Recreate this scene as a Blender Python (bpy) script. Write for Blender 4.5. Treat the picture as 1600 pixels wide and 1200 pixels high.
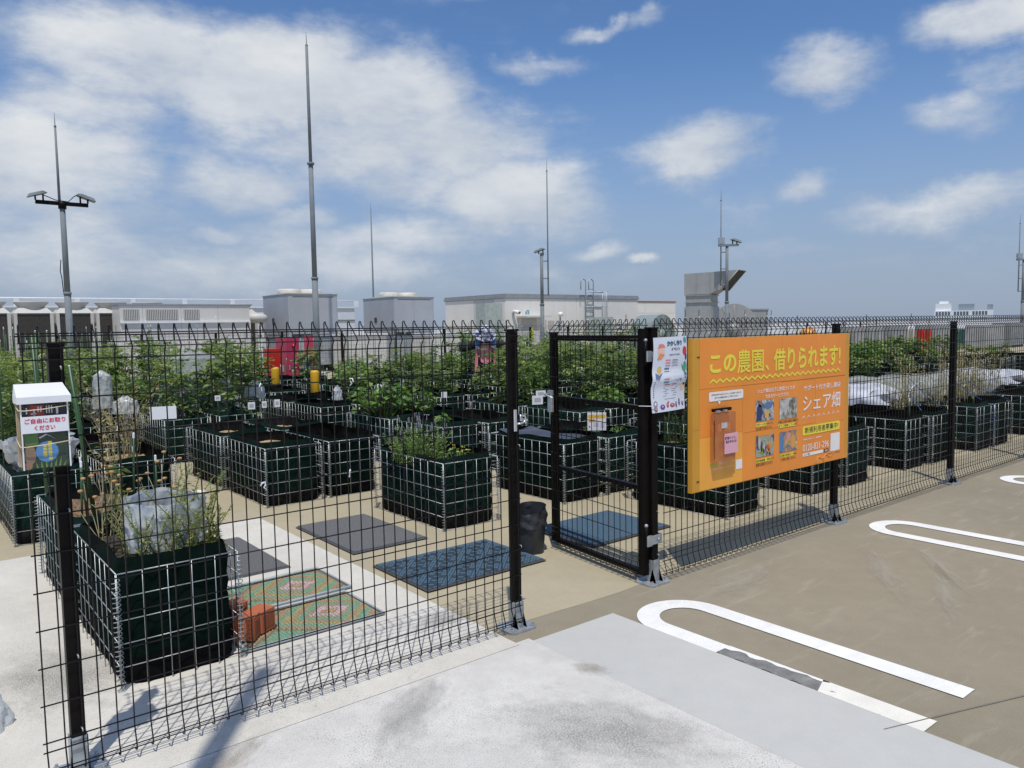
import bpy, bmesh, math, random
import numpy as np
from mathutils import Vector, Matrix

random.seed(7); rng = np.random.default_rng(7)
S = bpy.context.scene
COL = S.collection
for o in list(bpy.data.objects): bpy.data.objects.remove(o)

# ------------------------------------------------------------------ camera
FWD = Vector((0.626, 0.776, -0.0742)).normalized()
_yaw, _pitch, _roll = math.radians(38.890), math.radians(4.2571), math.radians(-0.9609)
_f = Vector((math.sin(_yaw)*math.cos(_pitch), math.cos(_yaw)*math.cos(_pitch), -math.sin(_pitch)))
_r = Vector((math.cos(_yaw), -math.sin(_yaw), 0)); _u = _r.cross(_f)
_r2 = math.cos(_roll)*_r + math.sin(_roll)*_u; _u2 = -math.sin(_roll)*_r + math.cos(_roll)*_u
cam = bpy.data.cameras.new('camera'); cam.sensor_width = 36; cam.lens = 36*1203.37/1600
cam.clip_start = 0.05; cam.clip_end = 6000
co = bpy.data.objects.new('camera', cam); COL.objects.link(co)
M = Matrix((( _r2.x, _u2.x, -_f.x, -3.4147), (_r2.y, _u2.y, -_f.y, -2.8858), (_r2.z, _u2.z, -_f.z, 1.5015), (0, 0, 0, 1)))
co.matrix_world = M
S.camera = co
CAMP = Vector((-3.4147, -2.8858, 1.5015))

# ------------------------------------------------------------------ light, sky, exposure
SUN_DIR = Vector((-0.235, -0.315, 1.0)).normalized()          # towards the sun
sun = bpy.data.lights.new('sun', 'SUN'); sun.energy = 3.35; sun.angle = math.radians(0.53); sun.color = (1.0, 0.95, 0.88)
so = bpy.data.objects.new('sun', sun); COL.objects.link(so)
so.rotation_euler = SUN_DIR.to_track_quat('Z', 'Y').to_euler()
S.view_settings.view_transform = 'Standard'; S.view_settings.look = 'None'
S.view_settings.exposure = 0.0; S.view_settings.gamma = 1.0; S.view_settings.use_curve_mapping = False

W = bpy.data.worlds.new('World'); S.world = W; W.use_nodes = True
nt = W.node_tree; nt.nodes.clear(); L = nt.links.new
def N(t, **kw):
    n = nt.nodes.new(t)
    for k, v in kw.items(): setattr(n, k, v)
    return n
def mathn(op, a, b=None, c=None, clamp=False):
    n = N('ShaderNodeMath', operation=op); n.use_clamp = clamp
    for i, x in enumerate((a, b, c)):
        if x is None: continue
        if isinstance(x, (int, float)): n.inputs[i].default_value = x
        else: L(x, n.inputs[i])
    return n.outputs[0]
sky = N('ShaderNodeTexSky', sky_type='NISHITA'); sky.sun_disc = False
sky.sun_elevation = math.asin(SUN_DIR.z); sky.sun_rotation = math.atan2(SUN_DIR.x, SUN_DIR.y)
sky.altitude = 50; sky.air_density = 1.0; sky.dust_density = 0.6; sky.ozone_density = 2.5
tc = N('ShaderNodeTexCoord'); sep = N('ShaderNodeSeparateXYZ'); L(tc.outputs['Generated'], sep.inputs[0])
az = mathn('ARCTAN2', sep.outputs[0], sep.outputs[1])
el = mathn('ARCSINE', sep.outputs[2])
comb = N('ShaderNodeCombineXYZ'); L(az, comb.inputs[0]); L(el, comb.inputs[1])
# domain-warped angular coordinates: cloud outlines come out ragged
wn = N('ShaderNodeTexNoise'); wn.inputs['Scale'].default_value = 7.0; wn.inputs['Detail'].default_value = 8; wn.inputs['Roughness'].default_value = .58
L(tc.outputs['Generated'], wn.inputs['Vector'])
wv = N('ShaderNodeVectorMath', operation='SUBTRACT'); L(wn.outputs['Color'], wv.inputs[0]); wv.inputs[1].default_value = (.5, .5, .5)
ws = N('ShaderNodeVectorMath', operation='SCALE'); L(wv.outputs[0], ws.inputs[0]); ws.inputs['Scale'].default_value = 0.085
wa = N('ShaderNodeVectorMath', operation='ADD'); L(comb.outputs[0], wa.inputs[0]); L(ws.outputs[0], wa.inputs[1])
def px_dir(x, y):
    d = _f*1203.37 + _r2*(x-800) - _u2*(y-600); d.normalize()
    return math.atan2(d.x, d.y), math.asin(d.z)
# cumulus banks: place in the sky (from the photograph), size in radians, weight
CL = [(230, 90, 170, 75, .85), (430, 130, 210, 80, 1.0), (600, 150, 150, 75, .9), (640, 220, 260, 80, .72), (800, 310, 150, 60, .85), (650, 280, 110, 60, .6),
      (80, 270, 150, 80, .85), (60, 380, 260, 90, .72), (380, 290, 130, 50, .62), (150, 170, 130, 60, .5), (480, 345, 70, 24, .7), (340, 370, 60, 18, .7), (1095, 230, 100, 58, 1.0), (1285, 112, 92, 46, .9), (1560, 28, 95, 42, .95),
      (1500, 180, 75, 42, .62), (1256, 288, 42, 32, .75), (1470, 318, 150, 34, .72), (998, 413, 26, 11, .95), (930, 393, 50, 17, .7),
      (1150, 330, 80, 34, .5), (850, 88, 95, 20, .5), (945, 38, 45, 14, .62), (1010, 35, 34, 18, .5), (1200, 385, 130, 30, .42),
      (550, 380, 260, 40, .66), (330, 420, 460, 50, .68), (1400, 420, 240, 40, .30), (800, 440, 300, 30, .36), (1560, 110, 60, 40, .55)]
tot = num = den = None
for (x, y, rx, ry, w) in CL:
    a0, e0 = px_dir(x, y)
    mp = N('ShaderNodeMapping', vector_type='TEXTURE'); L(wa.outputs[0], mp.inputs['Vector'])
    mp.inputs['Location'].default_value = (a0, e0, 0); mp.inputs['Scale'].default_value = (rx*1.5/1203/max(.35, math.cos(e0)), ry*1.5/1203, 1)
    ln = N('ShaderNodeVectorMath', operation='LENGTH'); L(mp.outputs[0], ln.inputs[0])
    mr = N('ShaderNodeMapRange', interpolation_type='SMOOTHSTEP'); L(ln.outputs['Value'], mr.inputs[0])
    mr.inputs[1].default_value = 0.1; mr.inputs[2].default_value = 1.0; mr.inputs[3].default_value = w; mr.inputs[4].default_value = 0
    sy = N('ShaderNodeSeparateXYZ'); L(mp.outputs[0], sy.inputs[0]); wy = mathn('MULTIPLY', sy.outputs[1], mr.outputs[0])
    num = wy if tot is None else mathn('ADD', num, wy); den = mr.outputs[0] if tot is None else mathn('ADD', den, mr.outputs[0])
    tot = mr.outputs[0] if tot is None else mathn('MAXIMUM', tot, mr.outputs[0])
lift = mathn('DIVIDE', num, mathn('ADD', den, .06))            # +1 at a cloud's top, -1 at its base
cn = N('ShaderNodeTexNoise'); cn.inputs['Scale'].default_value = 5.5; cn.inputs['Detail'].default_value = 10; cn.inputs['Roughness'].default_value = .64
mpz = N('ShaderNodeMapping'); mpz.inputs['Scale'].default_value = (1, 1, 2.6); L(tc.outputs['Generated'], mpz.inputs['Vector']); L(mpz.outputs[0], cn.inputs['Vector'])
big = N('ShaderNodeTexNoise'); big.inputs['Scale'].default_value = 1.7; big.inputs['Detail'].default_value = 4; L(mpz.outputs[0], big.inputs['Vector'])
hi = N('ShaderNodeMapRange', interpolation_type='SMOOTHSTEP'); L(el, hi.inputs[0]); hi.inputs[1].default_value = .42; hi.inputs[2].default_value = .75; hi.inputs[3].default_value = .03; hi.inputs[4].default_value = .42
base = mathn('ADD', mathn('MULTIPLY', mathn('SUBTRACT', big.outputs['Fac'], .5), .9), hi.outputs[0])        # broad weather, plus cloud added overhead out of view to whiten the fill light
fine_ = N('ShaderNodeTexNoise'); fine_.inputs['Scale'].default_value = 19; fine_.inputs['Detail'].default_value = 8; fine_.inputs['Roughness'].default_value = .62; L(mpz.outputs[0], fine_.inputs['Vector'])
streak = N('ShaderNodeTexNoise'); streak.inputs['Scale'].default_value = 2.2; streak.inputs['Detail'].default_value = 8; streak.inputs['Roughness'].default_value = .6; mpk = N('ShaderNodeMapping'); mpk.inputs['Rotation'].default_value = (0, .5, .9); mpk.inputs['Scale'].default_value = (1, 5, 3); L(tc.outputs['Generated'], mpk.inputs['Vector']); L(mpk.outputs[0], streak.inputs['Vector'])
tot = mathn('ADD', tot, mathn('ADD', mathn('MULTIPLY', mathn('SUBTRACT', fine_.outputs['Fac'], .5), .58), mathn('MULTIPLY', mathn('SUBTRACT', streak.outputs['Fac'], .5), .55)))
dens = mathn('ADD', mathn('ADD', tot, mathn('MULTIPLY', mathn('SUBTRACT', cn.outputs['Fac'], .5), 1.0)), base)
mask = N('ShaderNodeMapRange', interpolation_type='SMOOTHSTEP'); L(dens, mask.inputs[0])
mask.inputs[1].default_value = 0.12; mask.inputs[2].default_value = .92; mask.inputs[3].default_value = 0; mask.inputs[4].default_value = .95
# thin veil that thickens towards the horizon
veil = N('ShaderNodeMapRange', interpolation_type='SMOOTHSTEP'); L(el, veil.inputs[0])
veil.inputs[1].default_value = 0.0; veil.inputs[2].default_value = .34; veil.inputs[3].default_value = .85; veil.inputs[4].default_value = 0.0
# cloud brightness: thick tops white, thin edges and bases grey
sh = N('ShaderNodeTexNoise'); sh.inputs['Scale'].default_value = 6.5; sh.inputs['Detail'].default_value = 6
mps = N('ShaderNodeMapping'); mps.inputs['Location'].default_value = (.03, .02, .09); mps.inputs['Scale'].default_value = (1, 1, 2.4); L(tc.outputs['Generated'], mps.inputs['Vector']); L(mps.outputs[0], sh.inputs['Vector'])
shade = mathn('ADD', mathn('ADD', mathn('MULTIPLY', dens, .42), mathn('MULTIPLY', sh.outputs['Fac'], .85)), mathn('MULTIPLY', lift, .26))
cr = N('ShaderNodeValToRGB'); L(shade, cr.inputs[0])
cr.color_ramp.elements[0].position = .35; cr.color_ramp.elements[0].color = (.40, .47, .585, 1)
cr.color_ramp.elements[1].position = 1.0; cr.color_ramp.elements[1].color = (.78, .80, .815, 1)
e = cr.color_ramp.elements.new(.66); e.color = (.55, .60, .675, 1)
# clear air: Nishita, deepened a little as the phone camera shows it
hs = N('ShaderNodeHueSaturation'); hs.inputs['Saturation'].default_value = 1.12; hs.inputs['Value'].default_value = 1.08; tint = N('ShaderNodeMix', data_type='RGBA', blend_type='MULTIPLY'); tint.inputs[0].default_value = 1; tint.inputs[7].default_value = (.98, 1.02, 1.13, 1); L(sky.outputs[0], tint.inputs[6]); L(tint.outputs[2], hs.inputs['Color'])
SKYK = 0.1
vm = N('ShaderNodeMix', data_type='RGBA'); L(veil.outputs[0], vm.inputs[0]); L(hs.outputs[0], vm.inputs[6]); vm.inputs[7].default_value = (.285/SKYK, .357/SKYK, .50/SKYK, 1)
cs = N('ShaderNodeMix', data_type='RGBA', blend_type='MULTIPLY'); cs.inputs[0].default_value = 1; L(cr.outputs[0], cs.inputs[6]); cs.inputs[7].default_value = (1/SKYK, 1/SKYK, 1/SKYK, 1)
lowfade = N('ShaderNodeMapRange'); L(el, lowfade.inputs[0]); lowfade.inputs[1].default_value = 0.0; lowfade.inputs[2].default_value = .16; lowfade.inputs[3].default_value = .62; lowfade.inputs[4].default_value = 1.0
mk = mathn('MULTIPLY', mask.outputs[0], lowfade.outputs[0])
mx = N('ShaderNodeMix', data_type='RGBA'); L(mk, mx.inputs[0]); L(vm.outputs[2], mx.inputs[6]); L(cs.outputs[2], mx.inputs[7])
bg = N('ShaderNodeBackground'); bg.inputs['Strength'].default_value = SKYK; L(mx.outputs[2], bg.inputs['Color'])
wo = N('ShaderNodeOutputWorld'); L(bg.outputs[0], wo.inputs[0])

# ------------------------------------------------------------------ materials
def srgb(r, g, b):
    f = lambda c: (c/255/12.92) if c/255 <= .04045 else ((c/255+.055)/1.055)**2.4
    return (f(r), f(g), f(b))
MATS = {}
def mat(name, col, rough=.6, metal=0, var=.12, scale=6, bump=0, bscale=60, spec=.5, trans=0, alpha=1, sss=0, detail=5, coat=0):
    if name in MATS: return MATS[name]
    m = bpy.data.materials.new(name); m.use_nodes = True; t = m.node_tree; b = t.nodes['Principled BSDF']
    b.inputs['Roughness'].default_value = rough; b.inputs['Metallic'].default_value = metal
    b.inputs['Specular IOR Level'].default_value = spec; b.inputs['Transmission Weight'].default_value = trans; b.inputs['Alpha'].default_value = alpha
    b.inputs['Coat Weight'].default_value = coat
    c = t.nodes.new('ShaderNodeTexCoord'); n = t.nodes.new('ShaderNodeTexNoise'); n.inputs['Scale'].default_value = scale; n.inputs['Detail'].default_value = detail
    t.links.new(c.outputs['Object'], n.inputs['Vector'])
    r = t.nodes.new('ShaderNodeValToRGB'); t.links.new(n.outputs['Fac'], r.inputs[0])
    r.color_ramp.elements[0].position = .3; r.color_ramp.elements[1].position = .7
    r.color_ramp.elements[0].color = (*[max(0, x*(1-var)) for x in col], 1); r.color_ramp.elements[1].color = (*[min(1, x*(1+var)) for x in col], 1)
    t.links.new(r.outputs[0], b.inputs['Base Color'])
    if bump:
        n2 = t.nodes.new('ShaderNodeTexNoise'); n2.inputs['Scale'].default_value = bscale; n2.inputs['Detail'].default_value = 4
        t.links.new(c.outputs['Object'], n2.inputs['Vector'])
        bp = t.nodes.new('ShaderNodeBump'); bp.inputs['Strength'].default_value = bump; bp.inputs['Distance'].default_value = .01
        t.links.new(n2.outputs['Fac'], bp.inputs['Height']); t.links.new(bp.outputs[0], b.inputs['Normal'])
    MATS[name] = m
    return m
def leafmat(name, col, trans=.3):
    m = mat(name, col, rough=.40, var=.35, scale=9, spec=.45)
    t = m.node_tree; b = t.nodes['Principled BSDF']; out = t.nodes['Material Output']
    tr = t.nodes.new('ShaderNodeBsdfTranslucent'); tr.inputs['Color'].default_value = (min(1, col[0]*1.9), min(1, col[1]*1.8), col[2]*.8, 1)
    mixs = t.nodes.new('ShaderNodeMixShader'); mixs.inputs[0].default_value = trans
    t.links.new(b.outputs[0], mixs.inputs[1]); t.links.new(tr.outputs[0], mixs.inputs[2]); t.links.new(mixs.outputs[0], out.inputs[0])
    return m
def nodes(m): return m.node_tree, m.node_tree.nodes['Principled BSDF'], m.node_tree.links.new

def ground_mat(name, col, speck=0, chip=0, speck_col=(.08, .08, .08), stain=.12, stain_scale=.7, fine=.10, scratch=0, rough=.85, speck_patch=True, scr_col=(.6,.56,.48)):
    m = bpy.data.materials.new(name); m.use_nodes = True; t, b, K = nodes(m)
    b.inputs['Roughness'].default_value = rough; b.inputs['Specular IOR Level'].default_value = .25
    nw = t.nodes.new
    c = nw('ShaderNodeTexCoord')
    def noise(sc, det=5, rgh=.55, vec=None, dist=0):
        n = nw('ShaderNodeTexNoise'); n.inputs['Scale'].default_value = sc; n.inputs['Detail'].default_value = det; n.inputs['Roughness'].default_value = rgh; n.inputs['Distortion'].default_value = dist
        K(vec or c.outputs['Object'], n.inputs['Vector']); return n.outputs['Fac']
    def rng_(src, a, bb, lo, hi):
        r = nw('ShaderNodeMapRange'); K(src, r.inputs[0]); r.inputs[1].default_value = a; r.inputs[2].default_value = bb; r.inputs[3].default_value = lo; r.inputs[4].default_value = hi; return r.outputs[0]
    def mul(a, bb):
        n = nw('ShaderNodeMath'); n.operation = 'MULTIPLY'; K(a, n.inputs[0])
        if isinstance(bb, float): n.inputs[1].default_value = bb
        else: K(bb, n.inputs[1])
        return n.outputs[0]
    v = mul(rng_(noise(stain_scale, 6, .6), .3, .7, 1-stain, 1+stain), rng_(noise(170, 3), .25, .75, 1-fine, 1+fine))
    v = mul(v, rng_(noise(9, 5, .65), .3, .7, 1-stain*.5, 1+stain*.5))
    cc = nw('ShaderNodeMix'); cc.data_type = 'RGBA'; cc.blend_type = 'MULTIPLY'; cc.inputs[0].default_value = 1
    cc.inputs[6].default_value = (*col, 1); g = nw('ShaderNodeCombineXYZ')
    for i in range(3): K(v, g.inputs[i])
    K(g.outputs[0], cc.inputs[7]); outc = cc.outputs[2]
    if scratch:
        mp = nw('ShaderNodeMapping'); mp.inputs['Rotation'].default_value = (0, 0, .75); mp.inputs['Scale'].default_value = (1.0, 5.5, 1); K(c.outputs['Object'], mp.inputs['Vector'])
        s1 = rng_(noise(2.1, 7, .62, mp.outputs[0], .6), .56, .72, 0, scratch)
        mixn = nw('ShaderNodeMix'); mixn.data_type = 'RGBA'; K(s1, mixn.inputs[0]); K(outc, mixn.inputs[6]); mixn.inputs[7].default_value = (*scr_col, 1); outc = mixn.outputs[2]
    if speck:
        sp = rng_(noise(190, 2, .5), .56, .63, 0, 1.0)
        if speck_patch: sp = mul(sp, rng_(noise(1.1, 6, .7), .42, .66, .03, 1.0))
        sp = mul(sp, float(speck))
        mixn = nw('ShaderNodeMix'); mixn.data_type = 'RGBA'; K(sp, mixn.inputs[0]); K(outc, mixn.inputs[6]); mixn.inputs[7].default_value = (*speck_col, 1); outc = mixn.outputs[2]
    if chip:
        ch = rng_(noise(13, 9, .68), chip, chip+.025, 0, 1.0); mixn = nw('ShaderNodeMix'); mixn.data_type = 'RGBA'; K(ch, mixn.inputs[0]); K(outc, mixn.inputs[6]); mixn.inputs[7].default_value = (.30, .275, .215, 1); outc = mixn.outputs[2]
    K(outc, b.inputs['Base Color'])
    bp = nw('ShaderNodeBump'); bp.inputs['Strength'].default_value = .25; bp.inputs['Distance'].default_value = .004
    K(noise(120, 3), bp.inputs['Height']); K(bp.outputs[0], b.inputs['Normal'])
    MATS[name] = m
    return m

m_black = mat('black_paint', (.0062, .0046, .0038), rough=.45, var=.25, scale=9, spec=.12)
m_wire = mat('black_wire', (.006, .0045, .0048), rough=.33, var=.1, spec=.3)
m_galv = mat('galvanized', (.42, .45, .47), rough=.45, metal=.55, var=.22, scale=25)
m_basket = mat('basket_wire', (.40, .43, .425), rough=.4, metal=.6, var=.2, scale=30)
m_steel = mat('pole_steel', (.20, .225, .24), rough=.75, metal=0, var=.08, spec=.3)
m_liner = mat('liner_green', (.0043, .0150, .0112), rough=.95, var=.5, scale=14, bump=.3, bscale=160, spec=.06)
m_liner_in = mat('liner_black', (.0085, .0085, .009), rough=.95, var=.5, scale=20, bump=.3, bscale=160, spec=.06)
m_soil_tan = mat('soil_tan', (.40, .29, .165), rough=.95, var=.55, scale=42, bump=1, bscale=70, detail=3)
m_soil_brown = mat('soil_brown', (.16, .10, .055), rough=.95, var=.7, scale=45, bump=1, bscale=60, detail=3)
m_soil_dark = mat('soil_dark', (.045, .036, .028), rough=.95, var=.5, scale=40, bump=1, bscale=60)
m_white = mat('white_plastic', (.80, .81, .82), rough=.4, var=.04)
m_stake = mat('stake_green', (.028, .075, .022), rough=.42, var=.25, scale=12)
m_stem = mat('stem_green', (.12, .19, .05), rough=.6, var=.3)
m_drystem = mat('stem_dry', (.38, .33, .19), rough=.8, var=.35, scale=12)
GREENS = [leafmat('leaf_a', (.115, .18, .055)), leafmat('leaf_b', (.18, .25, .075)), leafmat('leaf_c', (.060, .105, .036)), leafmat('leaf_d', (.27, .33, .11))]
m_broad = [leafmat('broad_a', (.12, .225, .045)), leafmat('broad_b', (.17, .28, .06)), leafmat('broad_c', (.075, .15, .035))]
m_yel = [leafmat('young_a', (.25, .27, .08)), leafmat('young_b', (.35, .34, .13)), leafmat('young_c', (.15, .19, .06))]
m_dry = [leafmat('dry_a', (.38, .33, .15)), leafmat('dry_b', (.47, .42, .22)), leafmat('dry_c', (.26, .22, .09))]
m_lav = [leafmat('lav_leaf_a', (.20, .30, .10)), leafmat('lav_leaf_b', (.30, .40, .15)), leafmat('lav_leaf_c', (.12, .21, .07))]
m_lavf = mat('lavender_flower', (.27, .25, .30), rough=.8, var=.25)
m_rose = [leafmat('rosemary_a', (.075, .125, .055)), leafmat('rosemary_b', (.11, .17, .07))]

# ------------------------------------------------------------------ mesh helpers
class MB:
    def __init__(s): s.v = []; s.f = []; s.m = []; s.sm = []
    def add(s, vs, fs, m=0, smooth=False):
        k = len(s.v); s.v += [tuple(p) for p in vs]; s.f += [tuple(i+k for i in f) for f in fs]; s.m += [m]*len(fs); s.sm += [smooth]*len(fs)
    def box(s, a, b, m=0, bev=0):
        x0, y0, z0 = a; x1, y1, z1 = b
        if bev:
            return s.prism([(x0+bev, y0), (x1-bev, y0), (x1, y0+bev), (x1, y1-bev), (x1-bev, y1), (x0+bev, y1), (x0, y1-bev), (x0, y0+bev)], z0, z1, m)
        s.add([(x0,y0,z0),(x1,y0,z0),(x1,y1,z0),(x0,y1,z0),(x0,y0,z1),(x1,y0,z1),(x1,y1,z1),(x0,y1,z1)],
              [(0,3,2,1),(4,5,6,7),(0,1,5,4),(1,2,6,5),(2,3,7,6),(3,0,4,7)], m)
    def prism(s, pts, z0, z1, m=0, smooth=False):
        n = len(pts)
        s.add([(x, y, z0) for x, y in pts]+[(x, y, z1) for x, y in pts], [tuple(range(n))[::-1], tuple(range(n, 2*n))], m)
        k = len(s.v)-2*n
        for i in range(n):
            j = (i+1) % n; s.f.append((k+i, k+j, k+n+j, k+n+i)); s.m.append(m); s.sm.append(smooth)
    def tube(s, path, r, n=6, m=0, cap=True, smooth=True):
        P = [Vector(p) for p in path]; k = len(P); rs = r if isinstance(r, (list, tuple)) else [r]*k
        vs = []; ref = None
        for i, p in enumerate(P):
            t = (P[min(i+1, k-1)]-P[max(i-1, 0)])
            if t.length < 1e-9: t = Vector((0, 0, 1))
            t.normalize()
            if ref is None: ref = Vector((0, 0, 1)) if abs(t.z) < .9 else Vector((1, 0, 0))
            a = ref - t*ref.dot(t)
            if a.length < 1e-6: a = Vector((1, 0, 0)) if abs(t.x) < .9 else Vector((0, 1, 0)); a = a - t*a.dot(t)
            a.normalize(); b = t.cross(a); ref = a
            for q in range(n):
                an = 2*math.pi*q/n; vs.append(p+(a*math.cos(an)+b*math.sin(an))*rs[i])
        fs = []
        for i in range(k-1):
            for q in range(n):
                w = (q+1) % n; fs.append((i*n+q, i*n+w, (i+1)*n+w, (i+1)*n+q))
        if cap: fs += [tuple(range(n))[::-1], tuple(range((k-1)*n, k*n))]
        s.add(vs, fs, m, smooth)
    def lathe(s, prof, c=(0, 0, 0), n=16, m=0, smooth=True, cap=True):
        vs = [(c[0]+r*math.cos(2*math.pi*q/n), c[1]+r*math.sin(2*math.pi*q/n), c[2]+z) for r, z in prof for q in range(n)]
        fs = []
        for i in range(len(prof)-1):
            for q in range(n):
                w = (q+1) % n; fs.append((i*n+q, i*n+w, (i+1)*n+w, (i+1)*n+q))
        if cap: fs += [tuple(range(n))[::-1], tuple(range((len(prof)-1)*n, len(prof)*n))]
        s.add(vs, fs, m, smooth)
    def grid(s, fn, nu, nv, m=0, smooth=True, closed=False):
        vs = [fn(i/nu, j/nv) for j in range(nv+1) for i in range(nu+1)]
        fs = [(j*(nu+1)+i, j*(nu+1)+i+1, (j+1)*(nu+1)+i+1, (j+1)*(nu+1)+i) for j in range(nv) for i in range(nu)]
        s.add(vs, fs, m, smooth)
    def mesh(s, name, mats):
        me = bpy.data.meshes.new(name); me.from_pydata(s.v, [], s.f)
        for x in (mats if isinstance(mats, (list, tuple)) else [mats]): me.materials.append(x)
        me.polygons.foreach_set('material_index', s.m); me.polygons.foreach_set('use_smooth', s.sm); me.update()
        return me
    def build(s, name, mats, parent=None, loc=None, **tags):
        return place(name, s.mesh(name, mats), parent, loc, **tags)
def place(name, me, parent=None, loc=None, rz=0, **tags):
    o = bpy.data.objects.new(name, me); COL.objects.link(o)
    if parent: o.parent = parent
    if loc is not None: o.location = loc
    if rz: o.rotation_euler = (0, 0, rz)
    for k, v in tags.items():
        if v: o[k] = v
    return o
def thing(name, label, cat, loc=(0, 0, 0), rz=0, group=None):
    return place(name, None, None, loc, rz, label=label, category=cat, group=group)
def arr_mesh(name, V, F, MI, mats, smooth=False):
    me = bpy.data.meshes.new(name); me.from_pydata(V.tolist() if hasattr(V, 'tolist') else V, [], F.tolist() if hasattr(F, 'tolist') else F)
    for x in mats: me.materials.append(x)
    me.polygons.foreach_set('material_index', np.asarray(MI, dtype=np.int32))
    if smooth: me.polygons.foreach_set('use_smooth', [True]*len(me.polygons))
    me.update(); return me
def at(x, y, Y):
    """a point of the place: where the sight line of photo pixel x, y meets the vertical plane Y"""
    d = _f*1203.37 + _r2*(x-800) - _u2*(y-600); t = (Y-CAMP.y)/d.y
    return CAMP + d*t
_fc = bpy.data.curves.new('lettering', 'FONT'); _fo = bpy.data.objects.new('lettering', _fc); COL.objects.link(_fo)
def text_geo(s, bold=0.0, res=3):
    _fc.body = s; _fc.size = 1; _fc.offset = bold; _fc.resolution_u = res
    dg = bpy.context.evaluated_depsgraph_get(); dg.update(); ev = _fo.evaluated_get(dg); me = ev.to_mesh()
    V = [(v.co.x, v.co.y) for v in me.vertices]; F = [tuple(p.vertices) for p in me.polygons]; ev.to_mesh_clear()
    return V, F
def text_on(name, s, box, m, parent, Y, bold=.0, wave=None, rot=0, org=(0, 0), res=3):
    """lettering laid on a board in the XZ plane facing -Y; box = x0, z0, x1, z1 that the ink fills"""
    V, F = text_geo(s, bold, res)
    if not V: return None
    if rot: V = [(v*rot, -u*rot) for u, v in V]
    xs = [p[0] for p in V]; zs = [p[1] for p in V]; ax, bx, az_, bz = min(xs), max(xs), min(zs), max(zs)
    mb = MB()
    vs = [(org[0]+box[0]+(x-ax)/(bx-ax)*(box[2]-box[0]), Y, org[1]+box[1]+(z-az_)/(bz-az_)*(box[3]-box[1])) for x, z in V]
    mb.add(vs, F, 0)
    return mb.build(name, m, parent)

# ------------------------------------------------------------------ ground
gm_olive = ground_mat('deck_olive', (.27, .238, .172), stain=.10, stain_scale=.6, fine=.13, scratch=.42, scr_col=(.40, .36, .28))
gm_tan = ground_mat('deck_tan', (.40, .352, .242), stain=.09, stain_scale=.9, fine=.10)
gm_light = ground_mat('deck_light', (.60, .585, .545), speck=.85, speck_col=(.16, .155, .145), stain=.14, stain_scale=1.3, fine=.10)
gm_cream = ground_mat('deck_cream', (.60, .575, .51), speck=.55, speck_col=(.2, .19, .17), stain=.10, stain_scale=1.3, fine=.10)
gm_grey = ground_mat('deck_grey', (.50, .50, .47), stain=.05, stain_scale=.8, fine=.04, rough=.7)
gm_line = ground_mat('line_white', (.79, .79, .755), chip=.665, stain=.07, stain_scale=5, fine=.05, speck=.8, speck_col=(.36, .34, .30), scratch=.35, scr_col=(.55, .53, .48))
gm_cream_line = ground_mat('line_cream', (.76, .74, .66), chip=.63, stain=.07, stain_scale=6, fine=.05, speck=.8, speck_col=(.34, .32, .28))
gm_patch = ground_mat('worn_patch', (.20, .20, .19), stain=.25, stain_scale=9, fine=.2)
gm_city = ground_mat('city_ground', (.14, .16, .13), stain=.3, stain_scale=.004, fine=0)
def sheet(name, pts, z, m):
    mb = MB(); mb.add([(x, y, z) for x, y in pts], [tuple(range(len(pts)))]); return mb.build(name, m, kind='structure')
sheet('ground', [(-4000, -4000), (4000, -4000), (4000, 4000), (-4000, 4000)], -18, gm_city)
mb = MB(); mb.box((-60, -60, -18), (150, 90, 0)); mb.build('roof_deck', gm_olive, kind='structure')
sheet('garden_floor', [(-1.19, 0.06)]+[(-1.19+.22*i, .055+.012*math.sin(i*1.3)+.008*math.sin(i*3.1)) for i in range(1, 60)]+[(60, .10), (60, 60), (-30, 60), (-30, 3.16), (-1.19, 3.16)], .0012, gm_tan)
sheet('concrete_floor', [(-30, -.15), (-1.19, -.15), (-1.19, 3.16), (-30, 3.16)], .008, gm_cream)
mb = MB(); mb.add([(-30, -30, .006), (-1.107, -30, .006), (-1.107, -.12, .006), (-30, -.12, .006)], [(0, 1, 2, 3)]); mb.build('concrete_pavement', gm_light, kind='structure')
sheet('grey_strip', [(-1.105, -30), (-.558, -30), (-.565, -.158), (-1.105, -.152)], .005, gm_grey)
sheet('floor_line', [(-1.66, 4.42), (-1.17, 4.42), (-1.17, 4.60), (-1.66, 4.60)], .008, gm_line)

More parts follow.
